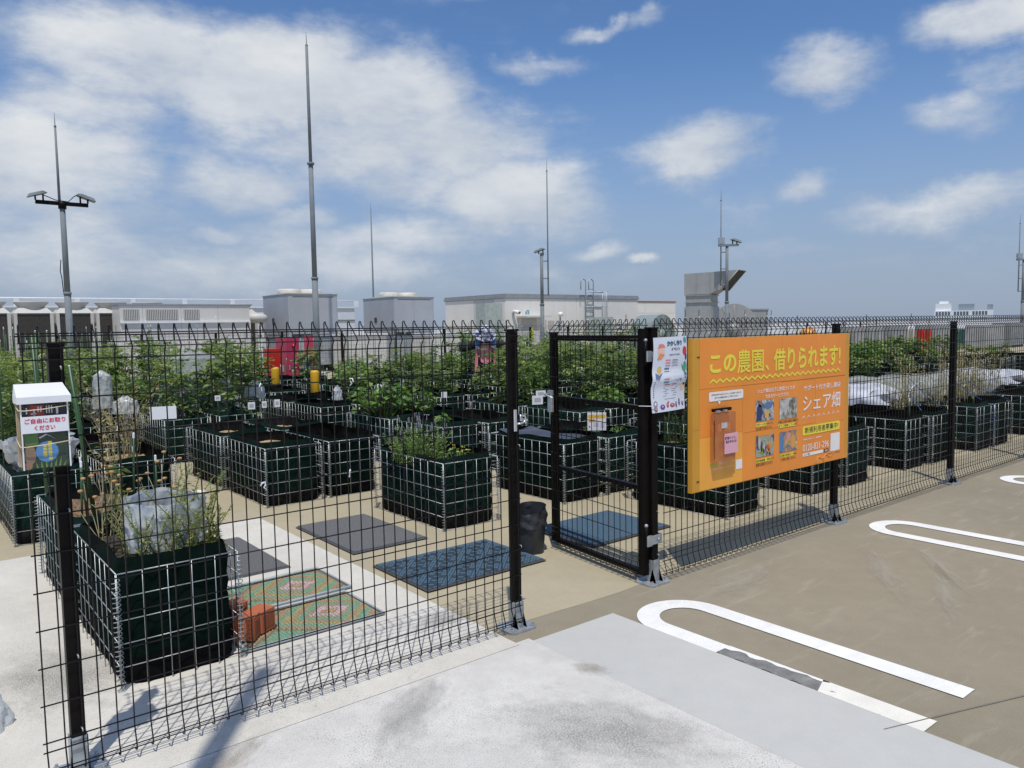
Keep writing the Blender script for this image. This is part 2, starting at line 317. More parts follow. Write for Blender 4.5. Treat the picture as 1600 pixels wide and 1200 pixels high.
# weathered stains lying on the pavement
def stain_mat(name, col, a):
    m = bpy.data.materials.new(name); m.use_nodes = True; t, b, K = nodes(m); b.inputs['Base Color'].default_value = (*col, 1); b.inputs['Roughness'].default_value = .85
    c = t.nodes.new('ShaderNodeTexCoord'); ln = t.nodes.new('ShaderNodeVectorMath'); ln.operation = 'LENGTH'; K(c.outputs['Object'], ln.inputs[0])
    n1 = t.nodes.new('ShaderNodeTexNoise'); n1.inputs['Scale'].default_value = 3.5; n1.inputs['Detail'].default_value = 8; n1.inputs['Roughness'].default_value = .7; K(c.outputs['Object'], n1.inputs[0])
    n2 = t.nodes.new('ShaderNodeTexNoise'); n2.inputs['Scale'].default_value = 90; n2.inputs['Detail'].default_value = 3; K(c.outputs['Object'], n2.inputs[0])
    r1 = t.nodes.new('ShaderNodeMapRange'); K(ln.outputs['Value'], r1.inputs[0]); r1.inputs[1].default_value = .05; r1.inputs[2].default_value = 1; r1.inputs[3].default_value = .62; r1.inputs[4].default_value = 0
    m1 = t.nodes.new('ShaderNodeMath'); m1.operation = 'ADD'; K(r1.outputs[0], m1.inputs[0]); K(n1.outputs['Fac'], m1.inputs[1])
    r2 = t.nodes.new('ShaderNodeMapRange'); K(m1.outputs[0], r2.inputs[0]); r2.inputs[1].default_value = .72; r2.inputs[2].default_value = 1.1; r2.inputs[3].default_value = 0; r2.inputs[4].default_value = a
    r3 = t.nodes.new('ShaderNodeMapRange'); K(n2.outputs['Fac'], r3.inputs[0]); r3.inputs[1].default_value = .38; r3.inputs[2].default_value = .60; r3.inputs[3].default_value = .15; r3.inputs[4].default_value = 1
    m2 = t.nodes.new('ShaderNodeMath'); m2.operation = 'MULTIPLY'; K(r2.outputs[0], m2.inputs[0]); K(r3.outputs[0], m2.inputs[1]); K(m2.outputs[0], b.inputs['Alpha']); return m
sm1 = stain_mat('stain_grey', (.20, .195, .18), .50); sm2 = stain_mat('stain_brown', (.27, .23, .17), .6); sm3 = stain_mat('stain_dark', (.10, .095, .085), .8); sm4 = stain_mat('stain_pale', (.46, .42, .34), .75)
for x, y, rx, ry, rz, m in ((-1.45, -.95, .42, .75, .4, sm1), (-1.12, -.55, .10, .16, .3, sm2), (-2.15, -.93, .13, .07, .5, sm3), (-2.05, -1.05, .22, .14, .2, sm1), (-2.9, .9, .5, .7, .1, sm1), (-1.9, -.35, .5, .22, .7, sm1), (-2.6, -.25, .35, .14, .6, sm2), (-1.3, .35, .3, .2, .2, sm1),
                        (1.15, -.75, .8, .16, .62, sm4), (1.45, -.95, .7, .10, .7, sm4), (1.0, -1.15, .6, .10, .5, sm4), (2.6, -2.0, 1.2, .3, .2, sm4), (.7, -2.0, .9, .25, .5, sm1), (3.0, -1.2, .9, .3, .1, sm1), (.35, -.30, .6, .2, .2, sm4)):
    mb = MB(); mb.add([(math.cos(6.2832*i/24), math.sin(6.2832*i/24), 0) for i in range(24)], [tuple(range(24))]); o = mb.build('stain', m, None, (x, y, .0095 if x < -.56 else .0085), kind='structure'); o.scale = (rx, ry, 1); o.rotation_euler = (0, 0, rz)

# parking stall lines: rounded U shapes in paint
def u_line(xc, hw, w, y_tip, y_end, side, name, m, z=.0045, y0=None):
    """one leg of a rounded U plus its share of the bend; side -1 left, +1 right"""
    mb = MB(); n = 14; R = hw; r = hw-w; yc = y_tip-R
    out = [(xc+side*R*math.sin(a), yc+R*math.cos(a)) for a in [math.pi/2*i/n for i in range(n+1)]]
    inn = [(xc+side*r*math.sin(a), yc+r*math.cos(a)) for a in [math.pi/2*i/n for i in range(n+1)]]
    ye = y_end
    out.append((xc+side*R, ye)); inn.append((xc+side*r, ye))
    vs = [(x, y, z) for x, y in out]+[(x, y, z) for x, y in inn]; k = len(out)
    mb.add(vs, [(i, i+1, k+i+1, k+i) if side > 0 else (i+1, i, k+i, k+i+1) for i in range(k-1)])
    return mb.build(name, m, kind='structure')
u_line(-.325, .25, .115, -.195, -1.70, 1, 'parking_line', gm_line)
u_line(-.325, .25, .115, -.195, -.80, -1, 'parking_line', gm_line)
sheet('parking_line', [(-.575, -1.30), (-.455, -1.26), (-.452, -1.71), (-.572, -1.71)], .0045, gm_cream_line)
# thin sliver of paint left along the worn leg, and the grey scar
mb = MB(); ys = np.linspace(-.80, -1.29, 16); vs = []; 
for i, y in enumerate(ys): vs += [(-.46-.012*abs(math.sin(i*2.1))-.035*(1-i/15)*abs(math.cos(i*.7)), y, .0045), (-.455, y, .0045)]
mb.add(vs, [(2*i, 2*i+2, 2*i+3, 2*i+1) for i in range(15)]); mb.build('parking_line', gm_line, kind='structure')
mb = MB(); vs = []
for i, y in enumerate(np.linspace(-.76, -1.30, 16)): vs += [(-.562+.012*math.sin(i*1.7), y, .0038), (-.462-.008*math.sin(i*2.3), y, .0038)]
mb.add(vs, [(2*i, 2*i+2, 2*i+3, 2*i+1) for i in range(15)]); mb.build('worn_paint_patch', gm_patch, kind='structure')
for k in (1, 2, 3):
    x = -.325+2.52*k
    u_line(x, .235, .105, -.175, -5.0, 1, 'parking_line', gm_line); u_line(x, .235, .105, -.175, -5.0, -1, 'parking_line', gm_line)
# expansion joint and scuff marks
m_joint = mat('joint_dark', (.16, .15, .135), rough=.9)
mb = MB(); pts = [(-.66, -1.61), (-.3, -1.735), (.02, -1.85), (.9, -2.2), (3, -3.0)]
vs = []
for i, (x, y) in enumerate(pts): vs += [(x, y-.0022, .0065), (x, y+.0022, .0065)]
mb.add(vs, [(2*i, 2*i+1, 2*i+3, 2*i+2) for i in range(len(pts)-1)]); mb.build('floor_joint', m_joint, kind='structure')

# ------------------------------------------------------------------ fences
SP = .0533
def wire_profile(z0=.155):
    """side view (y, z) of a vertical wire of the bent mesh panel"""
    p = [(.008, .040), (.001, .036), (-.012, .040), (-.022, .048), (-.020, .060), (-.003, .112), (0, .128), (0, .70), (0, 1.40), (-.004, 1.432), (-.020, 1.457), (0, 1.476), (.030, 1.506)]
    p[-2:] = [(.014, 1.493)]
    for a in range(-20, 181, 33):
        t = math.radians(a); p.append((.057-.009*math.cos(t), 1.525+.009*math.sin(t)))
    p.append((.067, 1.474)); return p
HZ = [(-.0045, z) for z in [.123]+[.155+.1264*i for i in range(11)]]
HZ_FOLD = [(-.020, .066, .0022), (.004, .041, .0022), (-.0215, 1.457, .0022), (-.004, 1.474, .0022), (.030, 1.504, .0026), (.0665, 1.496, .0026)]
mbw = MB(); mbw.tube([(0, y, z) for y, z in wire_profile()], .0026, n=5); me_vwire = mbw.mesh('vertical_wire', m_wire)
def hwire_mesh(x0, x1, y, z, r=.0026):
    mb = MB(); mb.tube([(x0, y, z), ((x0+x1)/2, y, z), (x1, y, z)], r, n=5); return mb.mesh('horizontal_wire', m_wire)
def panel_wires(parent, x0, n):
    for i in range(n): place('vertical_wire', me_vwire, parent, (x0+i*SP, 0, 0))
    x1 = x0+(n-1)*SP
    for y, z in HZ: place('horizontal_wire', hwire_mesh(x0-.012, x1+.012, y, z), parent)
    for y, z, r in HZ_FOLD: place('horizontal_wire', hwire_mesh(x0-.012, x1+.012, y, z, r), parent)
def post_part(parent, x, w=.044, h=1.475, base=True, y0=.010):
    mb = MB(); mb.box((x-w/2, y0, .012), (x+w/2, y0+w, h), 0, bev=.003); mb.box((x-w/2-.004, y0-.003, h), (x+w/2+.004, y0+w+.004, h+.010), 0)
    p = mb.build('post', m_black, parent)
    yc = y0+w/2
    if base:
        mb = MB(); mb.box((x-.085, yc-.075, .0), (x+.085, yc+.075, .012), 0, bev=.02); mb.build('base_plate', m_galv, p)
        mb = MB(); mb.box((x-w/2-.004, y0-.005, .012), (x+w/2+.004, y0-.001, .14)); mb.box((x-w/2-.005, y0-.005, .012), (x-w/2-.001, y0+w+.004, .14)); mb.box((x+w/2+.001, y0-.005, .012), (x+w/2+.005, y0+w+.004, .14))
        for sx in (-1, 1): mb.add([(x+sx*(w/2+.005), y0-.03, .012), (x+sx*(w/2+.005), y0+.02, .012), (x+sx*(w/2+.005), y0-.001, .09)], [(0, 1, 2), (2, 1, 0)])
        mb.build('bracket', m_galv, p)
        for sx in (-1, 1):
            for sy in (-1, 1):
                mb = MB(); mb.lathe([(.011, 0), (.011, .008), (.0055, .0085), (.0055, .018), (.001, .0185)], (x+sx*.062, yc+sy*.055, .012), n=6, smooth=False); mb.build('bolt', m_galv, p)
    # clips that hold the mesh to the post
    for z in (.166, .42, .92, 1.392):
        mb = MB(); mb.tube([(x+.009, y0, z+.004), (x+.009, y0-.014, z+.006), (x+.010, y0-.018, z+.001), (x+.010, y0-.016, z-.005)], .0026, n=5); mb.build('clip', m_galv, p)
    return p
fl = thing('mesh_fence', 'black mesh fence panel with leaflet box on its post, left of the open gate', 'fence', (-2.05, .03, 0), group='black mesh fences')
def sub(t): # parent inverse so that parts keep world coordinates
    return t
def world_children(t):
    for c in list(bpy.data.objects):
        if c.parent == t: c.location = Vector(c.location)-t.location
panel_wires(fl, -3.087, 39)
post_part(fl, -2.992, h=1.462); post_part(fl, -1.060, h=1.480)
world_children(fl)
fr = thing('mesh_fence', 'long black mesh fence running right from the gate behind the orange board', 'fence', (2.0, .03, 0), group='black mesh fences')
panel_wires(fr, .032, 150)
for i, x in enumerate((-.031, 2.011, 4.08, 6.08, 8.0)): post_part(fr, x, h=1.475, w=.050 if i == 0 else .045)
world_children(fr)
# small black zip tie at a post
# gate leaf, swung open into the garden
gang = math.atan2(.91, .11)
gate = thing('gate_leaf', 'black mesh gate leaf standing open into the garden', 'gate', (-.075, .035, 0), rz=gang)
GL = .93
for nm, a, b in (('hinge_stile', (0, -.02, .05), (.05, .025, 1.478)), ('free_stile', (GL-.045, -.02, .05), (GL, .025, 1.462))):
    mb = MB(); mb.box(a, b, bev=.004); mb.build(nm, m_black, gate)
for z0, z1 in ((.045, .075), (.548, .572), (1.010, 1.038), (1.405, 1.440)):
    mb = MB(); mb.box((.051, -.012, z0), (GL-.046, .022, z1)); mb.build('rail', m_black, gate)
gx = MB()
# the mesh faces away from the post side: mirrored profile
mbw = MB(); mbw.tube([(0, -y, z) for y, z in wire_profile()], .0025, n=5); me_gw = mbw.mesh('vertical_wire', m_wire)
for i in range(17): place('vertical_wire', me_gw, gate, (.045+i*SP, .030, 0))
for y, z in HZ: place('horizontal_wire', hwire_mesh(.03, GL-.02, .030-y, z), gate)
for y, z, r in HZ_FOLD: place('horizontal_wire', hwire_mesh(.03, GL-.02, .030-y, z, r), gate)
mb = MB(); mb.box((GL-.05, .026, .93), (GL-.005, .050, 1.075), bev=.004); mb.tube([(GL-.03, .05, 1.05), (GL-.03, .085, 1.05), (GL-.12, .085, 1.03)], .008, n=8); mb.box((GL+.001, -.01, .95), (GL+.012, .02, 1.06)); mb.build('lock', m_galv, gate)
ginv = (Matrix.Translation(gate.location) @ Matrix.Rotation(gang, 4, 'Z')).inverted()
for z in (1.322, .262):
    mb = MB(); mb.box((-.112, -.004, z-.030), (-.072, .010, z+.030), bev=.003); mb.box((-.0715, .000, z-.026), (.004, .0055, z+.026)); mb.box((.0045, -.002, z-.03), (.012, .03, z+.03)); mb.tube([(-.02, -.001, z), (-.02, -.010, z)], .009, n=6)
    o = mb.build('hinge', m_galv, gate); o.matrix_parent_inverse = ginv
    mb = MB(); mb.lathe([(.010, -.05), (.010, .085)], (-.108, .012, z), n=8); o = mb.build('hinge_pin', m_black, gate); o.matrix_parent_inverse = ginv
    mb = MB(); mb.lathe([(.0105, .085), (.0105, .095), (.005, .10)], (-.108, .012, z), n=8); o = mb.build('pin_cap', m_galv, gate); o.matrix_parent_inverse = ginv
# latch striker on the gate post
lt = MB(); lt.box((-1.084, -.010, .995), (-1.064, -.002, 1.10), bev=.004); 
lt.tube([(-1.064, -.006, 1.03), (-1.045, -.010, 1.03), (-1.022, -.010, 1.036), (-1.012, -.010, 1.05), (-1.018, -.010, 1.066), (-1.045, -.010, 1.07), (-1.045, -.010, 1.045), (-1.030, -.010, 1.045)], .005, n=8); lt.box((-1.03, -.012, 1.04), (-1.0, -.007, 1.048))
o = lt.build('gate_latch', mat('latch_steel', (.62, .64, .66), rough=.3, metal=.6)); o['label'] = 'bright steel latch plate fixed to the gate post'; o['category'] = 'latch'
# far fence across the roof
m_farwire = mat('far_wire', (.03, .032, .036), rough=.6)
ff = thing('mesh_fence', 'distant black mesh fence across the roof in front of the machines', 'fence', (16, 20, 0), group='black mesh fences')
x0f, x1f = -6.0, 44.0
k = 0
for xf in np.arange(x0f, x1f, 2.0):
    mb = MB(); mb.box((xf-.03-16, -.03, 0), (xf+.03-16, .03, 1.48)); mb.build('post', m_black, ff)
mb = MB()
for x in np.arange(x0f, x1f, .10):
    a = x-16
    mb.add([(a-.0022, -.05, .06), (a+.0022, -.05, .06), (a+.0022, -.05, 1.46), (a-.0022, -.05, 1.46), (a-.0022, .0, 1.54), (a+.0022, .0, 1.54)], [(0, 1, 2, 3), (3, 2, 5, 4)])
for z in [.12+.126*i for i in range(11)]+[1.47, 1.53]:
    y = -.052 if z < 1.5 else -.004
    mb.add([(x0f-16, y, z-.0025), (x1f-16, y, z-.0025), (x1f-16, y, z+.0025), (x0f-16, y, z+.0025)], [(0, 1, 2, 3)])
o = mb.build('wire_mesh', m_farwire, ff); o['kind'] = 'stuff'

# ------------------------------------------------------------------ leaflet box on the left post
m_paper = mat('paper', (.80, .80, .82), rough=.6, var=.02)
m_clear = mat('clear_acrylic', (.12, .12, .12), rough=.04, trans=.0, alpha=.06, var=.02)
m_red = mat('print_crimson', (.62, .02, .075), rough=.6, var=.05)
m_band = mat('rubber_band', (.68, .58, .36), rough=.6, var=.1)
def flat(col, name): return mat(name, col, rough=.55, var=.03)
bx = thing('leaflet_box', 'clear leaflet box with white lid strapped to the left fence post', 'leaflet box', (-3.05, -.075, 1.085))
def loc_mb(): return MB()
BX0, BX1, BY0, BY1 = -.066, .064, -.045, .040
mb = MB(); mb.add([(BX0-.008, BY0-.010, .205), (BX1+.008, BY0-.010, .205), (BX1+.008, BY1, .205), (BX0-.008, BY1, .205),
                   (BX0-.008, BY0-.010, .226), (BX1+.008, BY0-.010, .226), (BX1+.008, BY1, .226), (BX0-.008, BY1, .226),
                   (BX0-.004, BY1-.002, .262), (BX1+.000, BY1-.002, .262)],
                  [(3, 2, 1, 0), (0, 1, 5, 4), (1, 2, 6, 5), (3, 0, 4, 7), (4, 5, 9, 8), (5, 6, 9), (7, 4, 8), (6, 7, 8, 9), (2, 3, 7, 6)]); mb.build('lid', m_white, bx)
mb = MB(); t_ = .003
for a, b in (((BX0, BY0, 0), (BX1, BY0+t_, .205)), ((BX0, BY0, 0), (BX0+t_, BY1, .205)), ((BX1-t_, BY0, 0), (BX1, BY1, .205)), ((BX0, BY0, -.002), (BX1, BY1, .001))): mb.box(a, b)
mb.build('clear_case', m_clear, bx)
for sx in (BX0, BX1-.004):
    mb = MB(); mb.box((sx, BY0-.001, 0), (sx+.004, BY0+.004, .205)); mb.build('edge_strip', mat('acrylic_edge', (.75, .77, .76), rough=.2), bx)
mb = MB(); mb.box((BX0-.002, BY1+.001, 0), (BX1+.002, BY1+.006, .205)); mb.build('back_board', mat('ply', (.55, .42, .25), rough=.7), bx)
mb = MB(); mb.box((BX0+.006, BY0+.007, .003), (BX1-.006, BY1-.01, .20)); leaf = mb.build('leaflets', flat((.012, .014, .022), 'print_navy'), bx)
yl = BY0+.0065
def blob(pts, m, y=None, nm='print'):
    mb = MB(); mb.add([(x, y if y is not None else yl, z) for x, z in pts], [tuple(range(len(pts)))]); return mb.build(nm, m, leaf)
def rect(x0, z0, x1, z1): return [(x0, z0), (x1, z0), (x1, z1), (x0, z1)]
def ell(cx, cz, rx, rz_, n=20, jag=0): return [(cx+rx*(1+jag*(i % 2))*math.cos(2*math.pi*i/n), cz+rz_*(1+jag*(i % 2))*math.sin(2*math.pi*i/n)) for i in range(n)]
blob(rect(-.04, .165, -.002, .199), flat((.36, .025, .03), 'print_red'), yl)
blob(ell(-.022, .155, .03, .022), flat((.40, .04, .03), 'print_red2'), yl-.0003)
for (x, z, w, h) in ((-.05, .172, .004, .02), (-.037, .17, .014, .004), (-.030, .165, .004, .022), (-.019, .178, .004, .016), (-.012, .178, .004, .016), (.004, .172, .003, .024), (.011, .172, .003, .024), (.018, .172, .003, .024), (.031, .168, .006, .02)):
    blob(rect(x, z, x+w, z+h), flat((.75, .73, .72), 'print_white'), yl-.0006)
blob(rect(-.058, .003, .058, .112), flat((.028, .055, .028), 'print_dark_green'), yl)
blob(rect(-.058, .075, -.022, .110), flat((.10, .22, .045), 'print_green'), yl-.0002)
blob(ell(-.045, .045, .016, .03), flat((.30, .20, .13), 'print_brown'), yl-.0002)
blob(ell(-.052, .012, .012, .012), flat((.36, .19, .12), 'print_skin'), yl-.0004)
for i in range(7): blob([(-.03+i*.012, .003), (-.024+i*.012, .003), (-.031+i*.014, .022+.006*(i % 3))], flat((.16, .30, .06), 'print_leafgreen'), yl-.0003)
blob(ell(.001, .052, .031, .033, 32, -.035), flat((.10, .30, .60), 'print_blue'), yl-.0006)
for x, zz in ((.004, (.026, .036, .046, .056, .066, .076)), (-.010, (.036, .046, .056, .066))):
    for z in zz: blob(rect(x, z, x+.010, z+.008), flat((.72, .60, .05), 'print_yellow'), yl-.0009)
for p0, p1 in (((-.02, .098), (.0, .108)), ((.0, .108), (.018, .096)), ((.008, .104), (.022, .092))):
    blob([p0, (p0[0]+.003, p0[1]-.004), (p1[0]+.003, p1[1]-.003), p1], flat((.75, .73, .72), 'print_white'), yl-.0009)
mb = MB(); mb.box((-.064, BY0-.0035, .113), (.062, BY0-.001, .165)); lab = mb.build('paper_label', m_paper, bx)
text_on('lettering', 'ご自由にお取り', (-.056, .1425, .054, .1585), m_red, bx, BY0-.0042, bold=.028)
text_on('lettering', 'ください', (-.031, .1205, .025, .1365), m_red, bx, BY0-.0042, bold=.028)
for zb, tilt in ((.190, -.008), (.078, -.004)):
    mb = MB(); mb.tube([(BX0-.004, BY1+.008, zb+.012), (BX0-.005, BY0-.004, zb-.004), (BX0+.01, BY0-.006, zb-.006), (0, BY0-.0065, zb-.002+tilt*.2), (BX1+.003, BY0-.005, zb+.004), (BX1+.004, BY1+.008, zb+.004)], .0016, n=5); mb.build('rubber_band', m_band, bx)

# ------------------------------------------------------------------ orange board on the fence
SX, SZ = .217, .50; SY = -.060
sg = thing('billboard', 'large orange share-farm advertising board with yellow Japanese headline on the fence', 'sign', (SX, SY, SZ))
m_org = mat('board_orange', (.90, .30, .042), rough=.42, var=.07, scale=3)
m_org2 = mat('board_amber', (.93, .42, .06), rough=.42, var=.06, scale=3)
m_edge = mat('board_edge', (.66, .32, .035), rough=.45, var=.06, scale=4)
m_yt = flat((.90, .76, .07), 'board_yellow'); m_wt = flat((.90, .86, .80), 'board_white'); m_dk = flat((.10, .045, .02), 'board_brown')
mb = MB(); mb.box((0, .004, 0), (1.82, .034, .913)); mb.build('back_panel', m_edge, sg)
# vinyl sheets, joined along fine seams
xs_ = [.067, .500, .935, 1.359, 1.765]; zs_ = [.004, .322, .612, .909]
for i in range(4):
    for j in range(3):
        za, zb = zs_[j], zs_[j+1]
        if i and j < 2: za = zs_[j]-.012*i*(1 if j else 0); zb = zs_[j+1]-.012*i*(1 if j == 0 else .25)
        mb = MB(); mb.box((xs_[i]+.0012, .0005+.0006*((i+j) % 2), za+.0012), (xs_[i+1]-.0012, .0038, zb-.0012)); mb.build('vinyl_sheet', m_org2 if (i == 0 and j == 0) else m_org, sg)
for j in range(2):
    mb = MB(); mb.box((.002, .001, .004+.370*j), (.0655, .0038, .372+.370*j+(.166 if j else 0))); mb.build('edge_sheet', m_edge, sg)
for x, z in ((.055, .80), (.052, .06)):
    mb = MB(); mb.prism([(x-.012, -.001), (x+.012, -.001), (x+.012, .0008), (x-.012, .0008)], z, z+.008); mb.build('mark', m_dk, sg)
TY = -.0012
for s_, bx_, bo in (('この', (.163, .702, .428, .812), .036), ('農園', (.438, .688, .722, .836), .010), ('、', (.742, .690, .785, .732), .03), ('借', (.836, .686, .976, .830), .020), ('りられます!', (1.000, .686, 1.688, .832), .027)):
    text_on('headline', s_, bx_, m_yt, sg, TY, bold=bo, res=4)
def zig(x0, x1, z, n, amp, th, m, y=TY, open_=False):
    mb = MB(); vs = []
    for i in range(2*n+1):
        x = x0+(x1-x0)*i/(2*n); zz = z+(amp if i % 2 else -amp); vs += [(x, y, zz-th), (x, y, zz+th)]
    mb.add(vs, [(2*i, 2*i+2, 2*i+3, 2*i+1) for i in range(2*n)]); return mb.build('zigzag', m, sg)
zig(.163, 1.685, .654, 23, .010, .0065, m_yt)
def panel(x0, z0, x1, z1, m, name, y=TY, r=.012, n=4, d=0.0):
    pts = []
    for cx, cz, a0 in ((x1-r, z1-r, 0), (x0+r, z1-r, 90), (x0+r, z0+r, 180), (x1-r, z0+r, 270)):
        for i in range(n+1): a = math.radians(a0+90*i/n); pts.append((cx+r*math.cos(a), cz+r*math.sin(a)))
    mb = MB(); mb.add([(x, y, z) for x, z in pts], [tuple(range(len(pts)))]); return mb.build(name, m, sg)
panel(.155, .533, .502, .590, m_wt, 'speech_bubble')
mb = MB(); mb.add([(.238, TY, .535), (.258, TY, .508), (.272, TY, .535)], [(0, 1, 2)]); mb.build('speech_bubble', m_wt, sg)
text_on('lettering', 'ご興味をお持ちの方はパンフレットをお取りいただくか', (.175, .566, .482, .577), m_dk, sg, TY-.0006, bold=.02, res=1)
text_on('lettering', '右下のお問合せ先へご連絡ください', (.210, .547, .450, .558), m_dk, sg, TY-.0006, bold=.02, res=1)
text_on('lettering', 'シェア畑は気軽に野菜づくりが', (.656, .550, 1.093, .578), m_wt, sg, TY, bold=.015, res=2)
text_on('lettering', 'できるサービスです。', (.745, .512, 1.022, .537), m_wt, sg, TY, bold=.015, res=2)
text_on('lettering', 'サポート付き貸し農園', (1.203, .530, 1.690, .568), m_wt, sg, TY, bold=.012, res=2)
text_on('lettering', 'シェア畑', (1.195, .388, 1.692, .500), m_wt, sg, TY, bold=.012, res=3)
for i in range(8):
    x = 1.205+i*.0655; mb = MB(); th = .0045
    mb.add([(x-.018, TY, .345), (x, TY, .362), (x+.018, TY, .345), (x+.018, TY, .3395), (x, TY, .3555), (x-.018, TY, .3395)], [(0, 1, 4, 5), (1, 2, 3, 4)]); mb.build('chevron', m_wt, sg)
panel(1.194, .223, 1.690, .287, m_yt, 'recruit_badge', r=.014)
text_on('lettering', '新規利用者募集中!', (1.222, .233, 1.668, .278), m_dk, sg, TY-.0006, bold=.010, res=2)
text_on('lettering', '無農薬で野菜づくり 農園情報', (1.201, .188, 1.439, .199), m_wt, sg, TY, bold=.01, res=1)
text_on('lettering', '0120-831-296', (1.199, .112, 1.540, .160), m_wt, sg, TY, bold=.006, res=3)
panel(1.198, .077, 1.466, .099, m_wt, 'search_bar', r=.006)
text_on('lettering', 'シェア畑', (1.212, .081, 1.285, .095), m_dk, sg, TY-.0006, bold=.01, res=1)
panel(1.476, .074, 1.541, .099, flat((.10, .06, .04), 'badge_dark'), 'search_button', r=.006)
text_on('lettering', '検索', (1.490, .079, 1.527, .094), m_wt, sg, TY-.0006, bold=.01, res=1)
panel(1.564, .073, 1.692, .202, m_wt, 'white_square', r=.002)
panel(.428, .090, .494, .151, m_wt, 'white_square', r=.002)
# four printed photographs
def photo_mat(name, cols, scale, seed):
    m = bpy.data.materials.new(name); m.use_nodes = True; t, b, K = nodes(m); b.inputs['Roughness'].default_value = .5
    c = t.nodes.new('ShaderNodeTexCoord'); mp = t.nodes.new('ShaderNodeMapping'); mp.inputs['Location'].default_value = (seed, 0, seed*1.7); K(c.outputs['Object'], mp.inputs[0])
    n = t.nodes.new('ShaderNodeTexNoise'); n.inputs['Scale'].default_value = scale; n.inputs['Detail'].default_value = 6; n.inputs['Distortion'].default_value = 1.2; K(mp.outputs[0], n.inputs['Vector'])
    r = t.nodes.new('ShaderNodeValToRGB'); K(n.outputs['Fac'], r.inputs[0]); el_ = r.color_ramp.elements
    while len(el_) < len(cols): el_.new(.5)
    for i, cc in enumerate(cols): el_[i].position = .28+.44*i/(len(cols)-1); el_[i].color = (*cc, 1)
    K(r.outputs[0], b.inputs['Base Color']); return m
P_ = [((.638, .369), (.843, .503), [(.05, .05, .06), (.06, .08, .17), (.22, .25, .28), (.62, .62, .58), (.7, .4, .1)]),
      ((.911, .361), (1.120, .497), [(.05, .05, .04), (.24, .22, .17), (.45, .44, .38), (.72, .72, .68)]),
      ((.641, .138), (.848, .273), [(.03, .03, .04), (.14, .12, .16), (.45, .44, .43), (.25, .35, .08), (.6, .16, .05)]),
      ((.914, .137), (1.124, .275), [(.03, .03, .04), (.07, .18, .36), (.45, .24, .13), (.6, .35, .06), (.65, .6, .55)])]
PHX = []
for i, (a, b, cols) in enumerate(P_):
    PHX.append(panel(a[0], a[1], b[0], b[1], photo_mat('printed_photo_%d' % i, cols, 22, i*3.1), 'printed_photo', r=.001))
def onphoto(pts, col, nm):
    mb = MB(); mb.add([(x, TY-.0005, z) for x, z in pts], [tuple(range(len(pts)))]); mb.build('photo_detail', flat(col, nm), sg)
onphoto([(.645, .372), (.700, .372), (.712, .43), (.70, .47), (.672, .482), (.65, .46)], (.035, .05, .13), 'pd_navy')
onphoto(ell(.688, .478, .017, .018), (.30, .18, .11), 'pd_skin'); onphoto(ell(.778, .465, .045, .025), (.12, .2, .36), 'pd_blue'); onphoto(rect(.740, .385, .785, .435), (.75, .42, .10), 'pd_orange')
for i in range(6): onphoto(rect(.922+i*.017, .39+.008*(i % 3), .930+i*.017, .485), (.70, .70, .67), 'pd_tool')
for i in range(4): onphoto(ell(.655+i*.026, .245-.02*i, .010, .038, 12), (.55, .53, .52) if i % 2 else (.10, .05, .10), 'pd_veg%d' % (i % 2))
for i in range(5): onphoto(ell(.775+.018*(i % 3), .175+.022*(i//2), .014, .014, 12), (.65, .12, .03) if i % 2 else (.70, .32, .05), 'pd_tom%d' % (i % 2))
onphoto(ell(.715, .17, .025, .022, 10), (.20, .34, .06), 'pd_green')
onphoto(rect(.918, .145, .958, .25), (.08, .24, .48), 'pd_bl'); onphoto(ell(1.02, .235, .028, .03, 12), (.72, .30, .28), 'pd_pink'); onphoto(ell(1.075, .20, .03, .05, 12), (.70, .36, .08), 'pd_or2')
for (x0, x1, z1, s1, s2) in ((.643, .838, .356, 'サポート付きなので、', '初心者でも安心です。'), (.895, 1.139, .350, '栽培に必要な資材や種苗は', '全てご用意しています'), (.645, .850, .121, '有機無農薬・野菜まで', '新鮮な野菜がとれます。'), (.925, 1.123, .123, '友達や家族と一緒に', '一緒に楽しめる。')):
    first_y = x0 in (.643, .645, .925)
    a, b = ((z1-.016, z1), (z1-.043, z1-.026))
    hl = a if x0 != .895 else b
    panel(x0-.003, hl[0]-.004, x0+(x1-x0)*(.62 if x0 == .643 else .85), hl[1]+.003, m_yt, 'highlight', r=.002)
    text_on('lettering', s1, (x0, a[0], x1, a[1]), m_dk, sg, TY-.0006, bold=.012, res=1); text_on('lettering', s2, (x0, b[0], x1-.01, b[1]), m_dk, sg, TY-.0006, bold=.012, res=1)
panel(.172, .140, .245, .158, flat((.45, .55, .06), 'board_lime'), 'tag', r=.008)
text_on('lettering', '農園パンフレット', (.250, .142, .408, .157), m_wt, sg, TY, bold=.006, res=1); text_on('lettering', 'ご自由にお取りください。', (.172, .114, .410, .126), m_wt, sg, TY, bold=.004, res=1)
mb = MB(); 
for i in range(2): # pale ornament lines at lower right
    mb.tube([(1.37+.10*i, TY, .012), (1.40+.1*i, TY, .055+.01*i), (1.46+.1*i, TY, .035), (1.52+.1*i, TY, .07), (1.60+.1*i, TY, .06)], .002, n=4)
mb.build('ornament', flat((.86, .42, .13), 'board_pale_orange'), sg)
